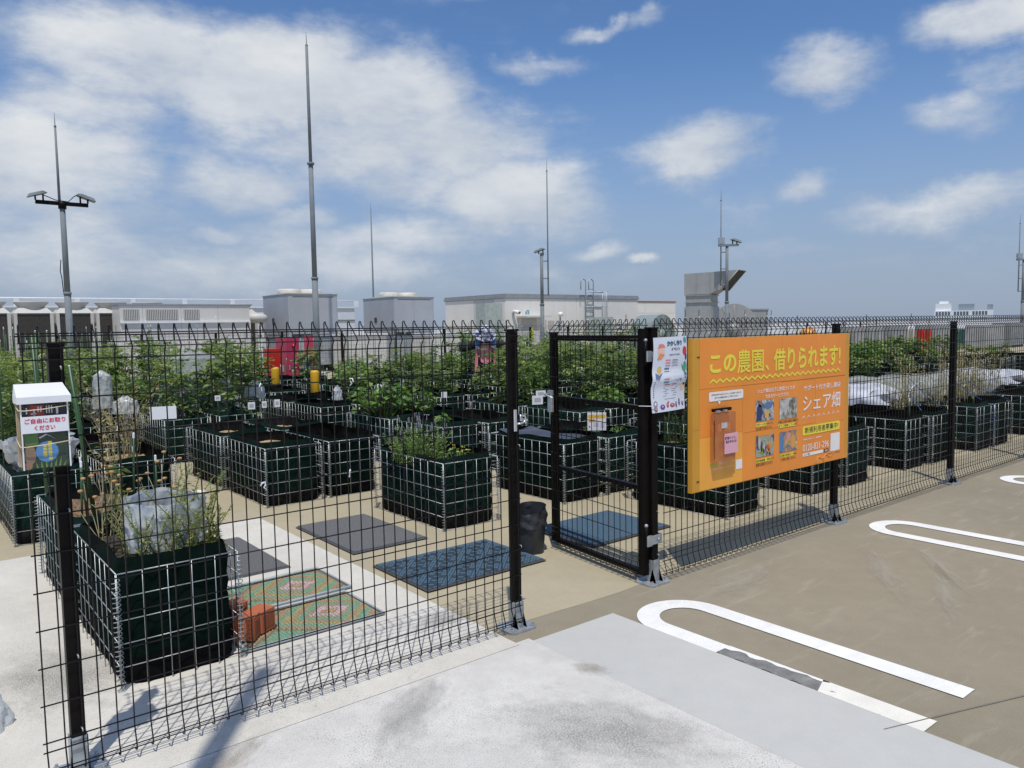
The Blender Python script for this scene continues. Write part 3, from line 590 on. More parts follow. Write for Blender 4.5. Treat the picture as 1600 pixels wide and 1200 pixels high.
# clear pamphlet pocket screwed on the board, with a pink card in it
hp = thing('pamphlet_pocket', 'clear plastic pamphlet pocket with pink card on the orange board', 'pamphlet holder', (SX+.165, SY-.004, SZ+.172))
m_pocket = mat('pocket_clear', (.62, .24, .10), rough=.08, alpha=.38, var=.05)
mb = MB(); mb.box((0, -.034, 0), (.205, -.032, .290)); mb.box((0, -.034, 0), (.002, 0, .290)); mb.box((.203, -.034, 0), (.205, 0, .290)); mb.box((0, -.034, -.002), (.205, 0, 0)); mb.build('case', m_pocket, hp)
mb = MB(); mb.box((.006, -.02, .300), (.184, -.004, .318)); mb.build('clip_bar', m_black, hp)
mb = MB(); mb.box((.02, -.037, .297), (.05, -.021, .308)); mb.box((.09, -.037, .297), (.12, -.021, .308)); mb.build('clip', m_galv, hp)
mb = MB(); mb.box((.062, -.036, .198), (.118, -.0345, .232)); mb.build('silver_label', mat('silver_label', (.62, .62, .64), rough=.3, metal=.3), hp)
mb = MB(); mb.box((.086, -.041, .040), (.222, -.0385, .163)); mb.build('pink_card', flat((.80, .42, .50), 'card_pink'), hp)
text_on('lettering', '野菜づくり、', (.090, .125, .200, .144), flat((.05, .03, .04), 'ink'), hp, -.0418, bold=.02, res=1); text_on('lettering', '始めませんか', (.096, .103, .206, .122), flat((.05, .03, .04), 'ink'), hp, -.0418, bold=.02, res=1)
mb = MB(); mb.add([(-.004, -.03, .02), (0, -.03, .02), (.000, -.03, .25), (-.006, -.03, .25)], [(0, 1, 2, 3)]); mb.build('pocket_edge', m_black, hp)

# ------------------------------------------------------------------ poster tied beside the gate
PX, PZ = -.101, 1.002
po = thing('poster', 'white scarecrow-event poster with vegetable drawings tied beside the gate post', 'poster', (PX, -.03, PZ))
m_poster = mat('poster_paper', (.72, .75, .83), rough=.28, var=.03, coat=.3)
PW, PH = .292, .424
def pfn(u, v): return (PW*u-.006*math.sin(v*6), -.010*math.sin(u*3.1)-.012*math.exp(-((v-.44)/.07)**2)+.006*math.sin(v*5+u), PH*v+.006*u)
mb = MB(); mb.grid(lambda u, v: pfn(u, v), 12, 20); mb.grid(lambda u, v: (pfn(u, v)[0], pfn(u, v)[1]+.0012, pfn(u, v)[2]), 12, 20); mb.build('sheet', m_poster, po)
def on_poster(pts, m, nm, d=.0012):
    mb = MB(); mb.add([(lambda q: (q[0], q[1]-d, q[2]))(pfn(x/PW, z/PH)) for x, z in pts], [tuple(range(len(pts)))]); return mb.build(nm, m, po)
def text_poster(s, box, m, bold=.02, nm='lettering', res=2):
    V, F = text_geo(s, bold, res); xs = [p[0] for p in V]; zs = [p[1] for p in V]
    mb = MB(); vs = []
    for x, z in V:
        X = box[0]+(x-min(xs))/(max(xs)-min(xs))*(box[2]-box[0]); Z = box[1]+(z-min(zs))/(max(zs)-min(zs))*(box[3]-box[1]); q = pfn(X/PW, Z/PH); vs.append((q[0], q[1]-.0014, q[2]))
    mb.add(vs, F); return mb.build(nm, m, po)
m_teal = flat((.02, .12, .17), 'print_teal'); m_ink = flat((.05, .07, .12), 'print_ink')
text_poster('かかし作り', (.105, .373, .240, .403), m_teal, .05); text_poster('イベント', (.138, .345, .218, .364), m_ink, .04)
on_poster(ell(.272, .402, .014, .018), flat((.10, .30, .32), 'print_seagreen'), 'emblem')
on_poster(ell(.058, .345, .028, .024), flat((.85, .55, .48), 'print_peach'), 'drawing'); on_poster([(.03, .36), (.09, .368), (.075, .385), (.042, .386)], flat((.75, .25, .18), 'print_coral'), 'drawing', .0016); on_poster([(.026, .30), (.05, .335), (.085, .325), (.06, .30)], flat((.82, .33, .10), 'print_orange'), 'drawing', .0016)
on_poster(ell(.265, .340, .020, .026), flat((.62, .05, .05), 'print_red3'), 'drawing'); on_poster(ell(.277, .306, .009, .020), flat((.05, .06, .12), 'print_navy2'), 'drawing')
on_poster(ell(.270, .245, .016, .034), flat((.06, .36, .22), 'print_emerald'), 'drawing'); on_poster([(.238, .262), (.246, .26), (.262, .232), (.255, .222)], flat((.04, .25, .20), 'print_emerald2'), 'drawing'); on_poster(ell(.276, .200, .010, .020), flat((.04, .10, .28), 'print_blue2'), 'drawing')
on_poster(ell(.050, .238, .018, .022), flat((.70, .50, .15), 'print_corn'), 'drawing'); on_poster([(.022, .19), (.022, .225), (.05, .21), (.08, .225), (.05, .185)], flat((.14, .18, .30), 'print_slate'), 'drawing')
for z in (.345-.022, .318): on_poster(rect(.125, z, .215, z+.0022), m_ink, 'text_line')
for i, z in enumerate((.290, .275, .260)):
    on_poster(rect(.095, z, .135, z+.006), flat((.70, .22, .25), 'print_rose'), 'text_line'); on_poster(rect(.142, z-.002, .215, z+.009), m_white, 'text_box'); on_poster(rect(.150, z+.001, .200, z+.004), m_ink, 'text_line', .002)
on_poster(rect(.090, .240, .128, .250), flat((.16, .18, .28), 'print_slate2'), 'text_box'); on_poster(rect(.09, .226, .13, .230), m_ink, 'text_line'); on_poster(rect(.142, .222, .21, .236), m_white, 'text_box')
on_poster(rect(.088, .182, .130, .189), flat((.75, .10, .12), 'print_red4'), 'text_line'); on_poster(ell(.152, .186, .012, .012), m_white, 'text_box'); on_poster(rect(.088, .162, .130, .172), flat((.14, .36, .46), 'print_cyan'), 'text_box')
for x in (.10, .16): on_poster(rect(x, .150, x+.046, .156), flat((.75, .10, .12), 'print_red4'), 'text_line')
for i, z in enumerate((.133, .124, .113, .102, .088, .070)): on_poster(rect(.095+.012*(i % 2), z, .215-.01*(i % 3), z+.0022), m_ink, 'text_line')
text_poster('シェア畑', (.185, .168, .240, .184), m_ink, .01, res=1)
on_poster(ell(.262, .130, .020, .018), flat((.82, .60, .40), 'print_tan'), 'drawing'); on_poster(ell(.275, .148, .010, .008), m_ink, 'drawing', .0016)
for i, (x, z, rx, rz_, cc) in enumerate(((.085, .028, .020, .015, (.16, .07, .24)), (.128, .036, .010, .015, (.55, .05, .07)), (.137, .053, .006, .006, (.6, .06, .10)), (.170, .032, .022, .012, (.35, .08, .08)), (.205, .033, .007, .018, (.06, .05, .12)), (.235, .045, .008, .022, (.08, .06, .16)), (.268, .034, .010, .013, (.12, .10, .20)), (.030, .045, .016, .022, (.30, .30, .34)), (.030, .018, .013, .014, (.28, .10, .12)))):
    on_poster(ell(x, z, rx, rz_, 14), flat(cc, 'veg_%d' % i), 'drawing'); on_poster(ell(x, z+rz_*.2, rx*.45, rz_*.4, 10), flat(tuple(min(1, c*2+.25) for c in cc), 'vegl_%d' % i), 'drawing', .0017)
for i in range(16): on_poster(ell(.03+random.random()*.24, .21+random.random()*.2, .0022, .0026, 6), flat((.10, .28, .38), 'confetti'), 'dot', .0016)
for i in range(8): on_poster(rect(.016, .085+.012*i, .024, .090+.012*i), m_ink, 'text_line')
mb = MB(); mb.tube([(-.075, .035, .045), (-.03, -.006, .043), (.012, -.006, .040)], .002, n=5); mb.tube([(PW-.01, -.004, .055), (PW+.04, .02, .058)], .002, n=5); mb.build('cable_tie', m_white, po)

# ------------------------------------------------------------------ mesh planters
PWX, PDY, PHZ = .50, 1.02, .50          # width, depth, height of the wire basket
def wires_face(w, h, n):                 # wires of one welded face in local (u, z), rims first
    rim = [((0, 0), (w, 0)), ((0, h), (w, h)), ((0, 0), (0, h)), ((w, 0), (w, h))]
    inner = [((w*i/n, 0), (w*i/n, h)) for i in range(1, n)]+[((0, h*j/5), (w, h*j/5)) for j in range(1, 5)]
    return rim, inner
WR = .0022
def face_xf(k):
    hx, hy = PWX/2, PDY/2
    return [lambda u, z: (-hx+u, -hy, z), lambda u, z: (hx-u, hy, z), lambda u, z: (-hx, hy-u, z), lambda u, z: (hx, -hy+u, z)][k]
def face_mesh(k, what='all'):
    w, n = ((PWX, 5) if k < 2 else (PDY, 10)); rim, inner = wires_face(w, PHZ, n); xf = face_xf(k); mb = MB()
    L_ = {'all': rim+inner, 'rim': rim}[what] if isinstance(what, str) else [what]
    for (a, b) in L_:
        p, q = Vector(xf(*a)), Vector(xf(*b)); r = WR*1.25 if (a[1] == b[1] and a[1] in (0, PHZ)) else WR
        off = Vector((0, 0, 0))
        if a[0] == b[0]:        # uprights sit just outside the level wires
            off = {0: Vector((0, -1, 0)), 1: Vector((0, 1, 0)), 2: Vector((-1, 0, 0)), 3: Vector((1, 0, 0))}[k]*WR*1.6
        mb.tube([p+off, q+off], r, n=5)
    return mb
ME_FACE = [face_mesh(k).mesh('mesh_panel', m_basket) for k in range(4)]
ME_RIM = [face_mesh(k, 'rim').mesh('mesh_panel', m_basket) for k in range(4)]
ME_WIRES = []
for k in range(4):
    w, n = ((PWX, 5) if k < 2 else (PDY, 10)); ME_WIRES.append([face_mesh(k, seg).mesh('wire', m_basket) for seg in wires_face(w, PHZ, n)[1]])
mb = MB(); pts = []
for i in range(23*7+1):
    a = 2*math.pi*i/7; pts.append((.016*math.cos(a), .016*math.sin(a), .012+.475*i/(23*7)))
mb.tube(pts, .0021, n=3); ME_COIL = mb.mesh('corner_coil', m_basket)
def rrect(t, hx, hy, r):
    """point on a rounded rectangle outline, t in 0..1"""
    segs = [2*(hx-r), math.pi*r/2, 2*(hy-r), math.pi*r/2]*2; T = t*sum(segs); i = 0
    while i < 7 and T > segs[i]: T -= segs[i]; i += 1
    c = [(-hx+r, -hy), None, (hx, -hy+r), None, (hx-r, hy), None, (-hx, hy-r), None]
    if i == 0: return (-hx+r+T, -hy), (0, -1)
    if i == 2: return (hx, -hy+r+T), (1, 0)
    if i == 4: return (hx-r-T, hy), (0, 1)
    if i == 6: return (-hx, hy-r-T), (-1, 0)
    cx, cy, a0 = {1: (hx-r, -hy+r, -90), 3: (hx-r, hy-r, 0), 5: (-hx+r, hy-r, 90), 7: (-hx+r, -hy+r, 180)}[i]
    a = math.radians(a0)+T/r; return (cx+r*math.cos(a), cy+r*math.sin(a)), (math.cos(a), math.sin(a))
def liner_mesh(seed, soil_z):
    rr_ = random.Random(seed); mb = MB(); nu, nv = 84, 14; hx, hy, r = PWX/2-.012, PDY/2-.012, .098
    ph = [rr_.uniform(0, 6.28) for _ in range(6)]
    def rim(t): return .535+.012*math.sin(6.28*t+ph[0])+.008*math.sin(6.28*3*t+ph[1])+.004*math.sin(6.28*7*t+ph[2])
    def outer(u, v):
        (x, y), (nx, ny) = rrect(u % 1.0, hx, hy, r); z = rim(u)*v
        bul = .016*abs(math.sin(math.pi*z/.1))*abs(math.sin(math.pi*(x+y)/.1)) if z < .5 else 0
        lean = .010*math.sin(6.28*2*u+ph[3])*max(0, (v-.8)/.2) - (.012 if v > .93 else 0)
        d = bul-.006+lean+.004*math.sin(9*u*6.28+ph[4]+v*4)
        return (x+nx*d, y+ny*d, z)
    mb.grid(outer, nu, nv, 0)
    for i, f in enumerate(mb.f):                 # black felt below, green above
        if mb.v[f[0]][2] < .10: mb.m[i] = 1
    def inner(u, v):
        (x, y), (nx, ny) = rrect(u % 1.0, hx, hy, r); zt = rim(u); z = zt+(soil_z-.02-zt)*v
        d = -.008-.012*v+(.010*math.sin(6.28*2*u+ph[3])-.012 if v < .1 else 0)*(1-v*10 if v < .1 else 0)+.006*math.sin(6.28*5*u+ph[5]+5*v)
        return (x+nx*(d-.004), y+ny*(d-.004), z)
    mb.grid(inner, nu, 5, 1)
    return mb.mesh('liner', [m_liner, m_liner_in])
def soil_mesh(seed, z, m):
    rr_ = random.Random(seed); mb = MB(); nr, na = 12, 40; hx, hy = PWX/2-.03, PDY/2-.03
    ph = [rr_.uniform(0, 6.28) for _ in range(4)]
    vs = [(0, 0, z)]
    for i in range(1, nr+1):
        for j in range(na):
            (x, y), _ = rrect(j/na, hx, hy, .10); s = i/nr
            vs.append((x*s, y*s, z+.02*(1-s)+.010*math.sin(x*31+ph[0])*math.cos(y*23+ph[1])+rr_.uniform(-.006, .006)))
    fs = [(0, 1+j, 1+(j+1) % na) for j in range(na)]
    for i in range(nr-1):
        for j in range(na): a = 1+i*na; fs.append((a+j, a+na+j, a+na+(j+1) % na, a+(j+1) % na))
    mb.add(vs, fs, 0, True); return mb.mesh('soil', m)
SOILZ = .43
LINERS = [liner_mesh(i, SOILZ) for i in range(5)]; LINERS_LOW = [liner_mesh(20+i, .36) for i in range(3)]
SOILS = {'tan': [soil_mesh(1, SOILZ, m_soil_tan), soil_mesh(2, SOILZ, m_soil_tan)], 'brown': [soil_mesh(3, SOILZ+.02, m_soil_brown)], 'dark': [soil_mesh(4, SOILZ, m_soil_dark)], 'low': [soil_mesh(5, .36, m_soil_tan)]}
NP = 0
def vary(m, amt):
    t, b, K = nodes(m); oi = t.nodes.new('ShaderNodeObjectInfo'); src = b.inputs['Base Color'].links[0].from_socket; c = t.nodes.new('ShaderNodeTexCoord'); mp = t.nodes.new('ShaderNodeMapping'); K(c.outputs['Object'], mp.inputs[0]); K(oi.outputs['Random'], mp.inputs['Location'])
    n = t.nodes.new('ShaderNodeTexNoise'); n.inputs['Scale'].default_value = 3.2; n.inputs['Detail'].default_value = 7; n.inputs['Roughness'].default_value = .65; vs = t.nodes.new('ShaderNodeVectorMath'); vs.operation = 'SCALE'; K(oi.outputs['Random'], vs.inputs['Scale']); vs.inputs[0].default_value = (37, 19, 53); va = t.nodes.new('ShaderNodeVectorMath'); K(vs.outputs[0], va.inputs[0]); K(c.outputs['Object'], va.inputs[1]); K(va.outputs[0], n.inputs[0])
    r = t.nodes.new('ShaderNodeMapRange'); K(n.outputs['Fac'], r.inputs[0]); r.inputs[1].default_value = .52; r.inputs[2].default_value = .78; r.inputs[3].default_value = 0; r.inputs[4].default_value = amt
    k = t.nodes.new('ShaderNodeMapRange'); K(oi.outputs['Random'], k.inputs[0]); k.inputs[3].default_value = .55; k.inputs[4].default_value = 1.7; g = t.nodes.new('ShaderNodeVectorMath'); g.operation = 'SCALE'; K(src, g.inputs[0]); K(k.outputs[0], g.inputs['Scale'])
    mxx = t.nodes.new('ShaderNodeMix'); mxx.data_type = 'RGBA'; K(r.outputs[0], mxx.inputs[0]); K(g.outputs[0], mxx.inputs[6]); mxx.inputs[7].default_value = (.085, .08, .066, 1); K(mxx.outputs[2], b.inputs['Base Color'])
vary(m_liner, .07); vary(m_liner_in, .12)
def planter(x0, y0, label, soil='dark', detail=False, group='wire mesh planters with felt liners'):
    """x0, y0: front left corner on the floor"""
    global NP; NP += 1
    t = thing('mesh_planter', label, 'planter', (x0+PWX/2, y0+PDY/2, 0.004), rz=0 if detail else random.uniform(-.022, .022), group=group)
    for k in range(4):
        if detail:
            p = place('mesh_panel', ME_RIM[k], t)
            for w in ME_WIRES[k]: place('wire', w, p)
        else:
            o = place('mesh_panel', ME_FACE[k], t); o['kind'] = 'stuff'
    for sx in (-1, 1):
        for sy in (-1, 1):
            c = place('corner_coil', ME_COIL, t, (sx*(PWX/2+.004), sy*(PDY/2+.004), 0), rz=random.uniform(0, 6))
    low = soil == 'low'
    place('liner', random.choice(LINERS_LOW if low else LINERS), t); o = place('soil', random.choice(SOILS[soil]), t)
    return t

# ------------------------------------------------------------------ plants
def leaf_cloud(specs, mats, name='leaves'):
    """specs: rows of base(3), direction(3), length, width, material; each leaf a folded four-cornered blade"""
    A = np.array(specs, dtype=float); n = len(A); B = A[:, :3]; D = A[:, 3:6]; D /= np.linalg.norm(D, axis=1)[:, None]
    Ln, Wd = A[:, 6:7], A[:, 7:8]; up = np.tile([0, 0, 1.0], (n, 1))+rng.normal(0, .35, (n, 3))
    side = np.cross(D, up); side /= (np.linalg.norm(side, axis=1)[:, None]+1e-9); nrm = np.cross(side, D)
    mid = B+D*Ln*.45; dro = -nrm*Ln*rng.uniform(.02, .22, (n, 1))
    V = np.stack([B, mid+side*Wd*.5+nrm*Wd*.16, B+D*Ln+dro, mid-side*Wd*.5+nrm*Wd*.16, mid-nrm*Ln*.02], 1).reshape(-1, 3)
    k = np.arange(n)[:, None]*5
    F = np.concatenate([k+np.array([[0, 4, 1]]), k+np.array([[4, 2, 1]]), k+np.array([[0, 3, 4]]), k+np.array([[3, 2, 4]])], 1).reshape(-1, 3)
    return arr_mesh(name, V, F, np.repeat(A[:, 8].astype(int), 4), mats)
def rdir(r, el=0.0, spread=.5):
    a = r.uniform(0, 6.283); e = el+r.uniform(-spread, spread); return Vector((math.cos(a)*math.cos(e), math.sin(a)*math.cos(e), math.sin(e)))
def make_tomato(seed, h=.75, rad=.28, nb=46, lsz=.062, mats=None, fruit=None):
    r = random.Random(seed); st = MB(); sp = []
    stems = []
    for k in range(3):
        x, y = r.uniform(-.06, .06), r.uniform(-.08, .08); path = []
        for i in range(7):
            v = i/6; path.append(Vector((x+r.uniform(-.02, .02)+rad*.35*v*math.cos(k*2.1+seed), y+r.uniform(-.02, .02)+rad*.35*v*math.sin(k*2.1+seed), h*v)))
        stems.append(path); st.tube(path, [.007-.0045*i/6 for i in range(7)], n=5)
    for b in range(nb):
        path = stems[b % 3]; v = r.uniform(.10, 1.0)**.85; i = min(5, int(v*6)); p = path[i].lerp(path[i+1], v*6-i)
        d = rdir(r, .35, .5); ln = rad*r.uniform(.55, 1.15)*(1.1-.45*v); pts = [p+d*ln*s+Vector((0, 0, -.30*ln*s*s)) for s in (0, .5, 1)]
        st.tube(pts, [.0028, .002, .001], n=3, cap=False)
        tone = r.choice((0, 0, 1, 2, 2)) if v < .8 else r.choice((0, 1, 1, 3))
        for q in range(9):
            s = .25+.75*q/8; bp = pts[0].lerp(pts[1], s*2) if s < .5 else pts[1].lerp(pts[2], s*2-1)
            sd = Vector((-d.y, d.x, 0))*(1 if q % 2 else -1) if q < 8 else d
            dd = (sd+d*.45+Vector((r.uniform(-.3, .3), r.uniform(-.3, .3), r.uniform(-.55, .15))))
            L_ = lsz*r.uniform(.6, 1.25); sp.append([*bp, *dd, L_, L_*r.uniform(.5, .72), tone if r.random() < .8 else r.randrange(4)])
    return st.mesh('stem', m_stem), leaf_cloud(sp, mats or GREENS)
def make_broad(seed, h=.42, rad=.26, n=80, lsz=.13):
    r = random.Random(seed); st = MB(); sp = []
    for i in range(n):
        a = r.uniform(0, 6.283); rr_ = rad*math.sqrt(r.random()); z = h*(.35+.65*r.random())*(1-.35*(rr_/rad)**2); p = Vector((rr_*math.cos(a), rr_*math.sin(a), z))
        st.tube([(p.x*.2, p.y*.2, 0), (p.x*.7, p.y*.7, z*.75), p], [.004, .003, .002], n=3, cap=False)
        d = Vector((math.cos(a), math.sin(a), r.uniform(-.45, .25)))+rdir(r, 0, .4)*.5; L_ = lsz*r.uniform(.55, 1.1)
        sp.append([*(p-d.normalized()*L_*.3), *d, L_, L_*r.uniform(.72, .95), r.randrange(3)])
    return st.mesh('stem', m_stem), leaf_cloud(sp, m_broad)
def make_upright(seed, h=.5, n=5, spread=.12, mats=None, lsz=.035, density=70, lean=.15, stem=None, lw=.32, flower=None):
    """stalks that carry small leaves all along"""
    r = random.Random(seed); st = MB(); sp = []; fl_ = []
    for k in range(n):
        x, y = r.uniform(-spread, spread), r.uniform(-spread, spread); hh = h*r.uniform(.6, 1.1); lx, ly = r.uniform(-lean, lean)*hh, r.uniform(-lean, lean)*hh
        path = [Vector((x+lx*v*v+r.uniform(-.006, .006), y+ly*v*v+r.uniform(-.006, .006), hh*v)) for v in [i/8 for i in range(9)]]
        st.tube(path, [.0036-.0022*i/8 for i in range(9)], n=4)
        for q in range(density):
            v = .08+.92*q/density; i = min(7, int(v*8)); p = path[i].lerp(path[i+1], v*8-i); d = rdir(r, .45, .45); L_ = lsz*r.uniform(.6, 1.2)*(1.1-.45*v)
            sp.append([*p, *d, L_, L_*lw, r.randrange(len(mats))])
        if flower and r.random() < .7: fl_.append(path[-1])
    return st.mesh('stem', stem or m_stem), leaf_cloud(sp, mats), fl_
def make_weed(seed, h=.55, n=16, spread=.14, lean=.5, r0=.0028, leafy=True):
    r = random.Random(seed); st = MB(); sp = []
    for k in range(n):
        x, y = r.uniform(-spread, spread)*.5, r.uniform(-spread, spread)*.5; hh = h*r.uniform(.5, 1.1); a = r.uniform(0, 6.28); l = lean*hh*r.uniform(.2, 1)
        path = [Vector((x+l*math.cos(a)*v**1.6+r.uniform(-.012, .012), y+l*math.sin(a)*v**1.6+r.uniform(-.012, .012), hh*v*(1-.12*v))) for v in [i/7 for i in range(8)]]
        st.tube(path, [r0*(1-.7*i/7) for i in range(8)], n=4)
        for q in range(14 if leafy else 5):
            v = r.uniform(.3, 1); i = min(6, int(v*7)); p = path[i].lerp(path[i+1], v*7-i); d = rdir(r, .1, .8); L_ = r.uniform(.02, .05); sp.append([*p, *d, L_, L_*.28, r.randrange(3)])
            if q % 3 == 0: st.tube([p, p+d*r.uniform(.04, .10)], [.0012, .0006], n=3, cap=False)
    return st.mesh('stem', m_drystem), leaf_cloud(sp, m_dry)
TOM = [make_tomato(s, h, rd, nb, l) for s, h, rd, nb, l in ((1, .78, .31, 58, .078), (2, .95, .28, 60, .062), (3, .62, .32, 50, .088), (4, .85, .34, 66, .058), (5, .70, .27, 50, .080), (6, .50, .29, 44, .074))]
BRD = [make_broad(11, .42, .27, 190, .082), make_broad(12, .36, .25, 150, .078)]
def plant(name, label, cat, meshes, loc, s=1.0, rz=None, group=None, extra=None):
    t = thing(name, label, cat, loc, random.uniform(0, 6.28) if rz is None else rz, group); t.scale = (s, s, s*random.uniform(.95, 1.08) if rz is None else s)
    place('stem', meshes[0], t); o = place('leaves', meshes[1], t); o['kind'] = 'stuff'
    return t
_cap = MB(); _cap.lathe([(.0065, 0), (.0065, .03), (.001, .034)], n=6, smooth=False); ME_CAP = _cap.mesh('cap', m_white)
STK = {}
def stake(x, y, z0, h, label, lean=(0, 0), r=.0055, cap=True, group='green garden stakes in the planters', m=None):
    key = (round(h, 1), r)
    if key not in STK:
        mb = MB(); mb.tube([(0, 0, 0), (0, 0, key[0])], r, n=6); STK[key] = mb.mesh('rod', m or m_stake)
    t = thing('garden_stake', label, 'plant stake', (x, y, z0), 0, group); t.rotation_euler = (lean[1], lean[0], 0)
    place('rod', STK[key], t)
    if cap: o = place('cap', ME_CAP, t, (0, 0, key[0]-.028))
    return t
ORD = ['first', 'second', 'third', 'fourth', 'fifth', 'sixth', 'seventh', 'eighth', 'ninth', 'tenth', 'eleventh', 'twelfth', 'thirteenth', 'fourteenth', 'fifteenth', 'sixteenth', 'seventeenth', 'eighteenth', 'nineteenth', 'twentieth', 'twenty-first', 'twenty-second', 'twenty-third', 'twenty-fourth', 'twenty-fifth', 'twenty-sixth', 'twenty-seventh', 'twenty-eighth']

# --- the near planters, each with what the photograph shows in it
planter(-2.740, .585, 'nearest mesh planter behind the leaflet-box fence, with white plastic sleeve inside', 'dark', True)
planter(-2.750, 1.640, 'mesh planter directly behind the nearest one, with brown mulch and thin stakes', 'brown', True)
planter(-2.800, 3.520, 'mesh planter at the far left beyond the tan gap, with silver plastic inside', 'dark', True)
planter(-2.200, 3.540, 'mesh planter with bare tan soil and dry weeds, left of the third-row passage', 'tan', True)
planter(-1.000, 3.440, 'mesh planter with bare tan soil behind the dark grey doormats', 'tan', True)
planter(-.420, 3.440, 'mesh planter with bare soil just left of the lavender planter', 'low', True)
planter(-.305, 1.790, 'mesh planter with lavender and a yellowing herb, beside the blue doormats', 'dark', True)
planter(.935, 1.830, 'mesh planter behind the open gate with black cover sheet inside', 'low', True)
planter(1.470, 1.830, 'mesh planter behind the gate with seedlings and an orange-white placard', 'dark', True)
planter(1.490, .600, 'mesh planter below the left half of the orange board, with rosemary', 'brown', True)
planter(2.680, .600, 'mesh planter below the right end of the orange board, left of its pair', 'low')
planter(3.220, .575, 'mesh planter just right of the orange board post with a bulging liner', 'low')
planter(4.395, .570, 'front mesh planter left of the second post right of the board', 'low')
planter(4.940, .545, 'front mesh planter right behind the second post right of the board', 'low')
planter(6.080, .545, 'front mesh planter under dried vines, left one of the pair with blue string', 'low')
planter(6.610, .540, 'front mesh planter under dried vines, right one of the pair with blue string', 'low')
ROWY = [.58, 1.66, 3.46, 4.50, 6.30, 7.34, 9.15, 10.20, 12.0, 13.05]
COLX = [-2.80, -2.20, -1.03, -.43, .83, 1.37, 2.67, 3.21, 4.40, 4.94, 6.10, 6.63, 7.85, 8.38, 9.60, 10.13, 11.35, 11.88, 13.1, 13.63, 14.85, 15.38, 16.6, 17.13, 18.4, 18.93, 20.1, 20.63]
DONE = {(0, 0), (1, 0), (2, 0), (2, 1), (2, 2), (2, 3), (0, 6), (0, 7), (0, 8), (0, 9), (0, 10), (0, 11)}
PL = {}
TANSET = {(3, 1), (3, 2), (3, 3)}
for ri, y in enumerate(ROWY):
    for ci, x in enumerate(COLX):
        if (ri, ci) in DONE: continue
        if ri == 0 and not (12 <= ci <= 14): continue
        if ri == 1 and not (6 <= ci <= 15): continue
        if ri == 2 and ci > 17 or ci > 19 and ri not in (3, 4, 5): continue
        if ri >= 4 and x < -3.4+.0925*(y+2.9)-.55: continue
        if ri >= 6 and ci > 17: continue
        if ri >= 8 and (ci > 13 or 3.2 < x < 5.2 and y > 12.5): continue
        soil = 'tan' if (ri, ci) in TANSET else ('dark' if ri > 3 or (ri, ci) in ((2, 4), (3, 4), (3, 5)) else 'low')
        PL[(ri, ci)] = planter(x+random.uniform(-.015, .015), y+random.uniform(-.02, .02), f'mesh planter in the {ORD[ri]} row from the front fence, {ORD[ci]} column from the left', soil)

# nearest planter: white sleeve, yellow-green stalks, dried weeds, collapsed black felt
m_sleeve = mat('white_film', (.70, .735, .74), rough=.25, var=.22, scale=14, spec=.7)
def film(m, cr=11, st=.9, trans=.35):
    t, b, K = nodes(m); nw = t.nodes.new; c = nw('ShaderNodeTexCoord'); dn = nw('ShaderNodeTexNoise'); dn.inputs['Scale'].default_value = 4; K(c.outputs['Object'], dn.inputs[0])
    mx_ = nw('ShaderNodeMix'); mx_.data_type = 'RGBA'; mx_.inputs[0].default_value = .12; K(c.outputs['Object'], mx_.inputs[6]); K(dn.outputs['Color'], mx_.inputs[7])
    v1 = nw('ShaderNodeTexVoronoi'); v1.inputs['Scale'].default_value = cr; K(mx_.outputs[2], v1.inputs['Vector']); v2 = nw('ShaderNodeTexVoronoi'); v2.inputs['Scale'].default_value = cr*2.7; K(mx_.outputs[2], v2.inputs['Vector'])
    ad = nw('ShaderNodeMath'); ad.operation = 'MULTIPLY_ADD'; K(v2.outputs['Distance'], ad.inputs[0]); ad.inputs[1].default_value = .4; K(v1.outputs['Distance'], ad.inputs[2])
    bp = nw('ShaderNodeBump'); bp.inputs['Strength'].default_value = st; bp.inputs['Distance'].default_value = .05; K(ad.outputs[0], bp.inputs['Height']); K(bp.outputs[0], b.inputs['Normal'])
    tr = nw('ShaderNodeBsdfTranslucent'); tr.inputs['Color'].default_value = (.75, .78, .78, 1); K(bp.outputs[0], tr.inputs['Normal']); ms = nw('ShaderNodeMixShader'); ms.inputs[0].default_value = trans
    K(b.outputs[0], ms.inputs[1]); K(tr.outputs[0], ms.inputs[2]); K(ms.outputs[0], t.nodes['Material Output'].inputs[0])
film(m_sleeve, 9, .38, .45)
def crumple(mb, c, rx, ry, z0, z1, seed, nu=56, nv=18, flare=.1, gap=.0, amp=.016, m=0):
    r = random.Random(seed); ph = [r.uniform(0, 6.28) for _ in range(8)]
    def fn(u, v):
        a = 6.283*u; k = 1+flare*(v-.5)+.05*math.sin(2*a+ph[0]); w = amp*(math.sin(5*a+ph[1]+3*v)+.7*math.sin(9*a+ph[2]-7*v)+.5*math.sin(15*a+11*v+ph[3]))
        sag = .012*math.sin(a*2+ph[4])*v
        return (c[0]+(rx*k+w)*math.cos(a), c[1]+(ry*k+w)*math.sin(a), z0+(z1-z0)*v+sag+.004*math.sin(11*a+ph[5])*v)
    mb.grid(fn, nu, nv, m)
mb = MB(); crumple(mb, (0, 0), .172, .20, 0, .285, 5, 110, 30, amp=.0065); crumple(mb, (0, 0), .168, .196, .285, 0.02, 5, 110, 8, amp=.0065)
t = thing('plastic_sleeve', 'crumpled white plastic sleeve standing in the nearest planter', 'plant sleeve', (-2.435, .98, SOILZ)); mb.build('film', m_sleeve, t)
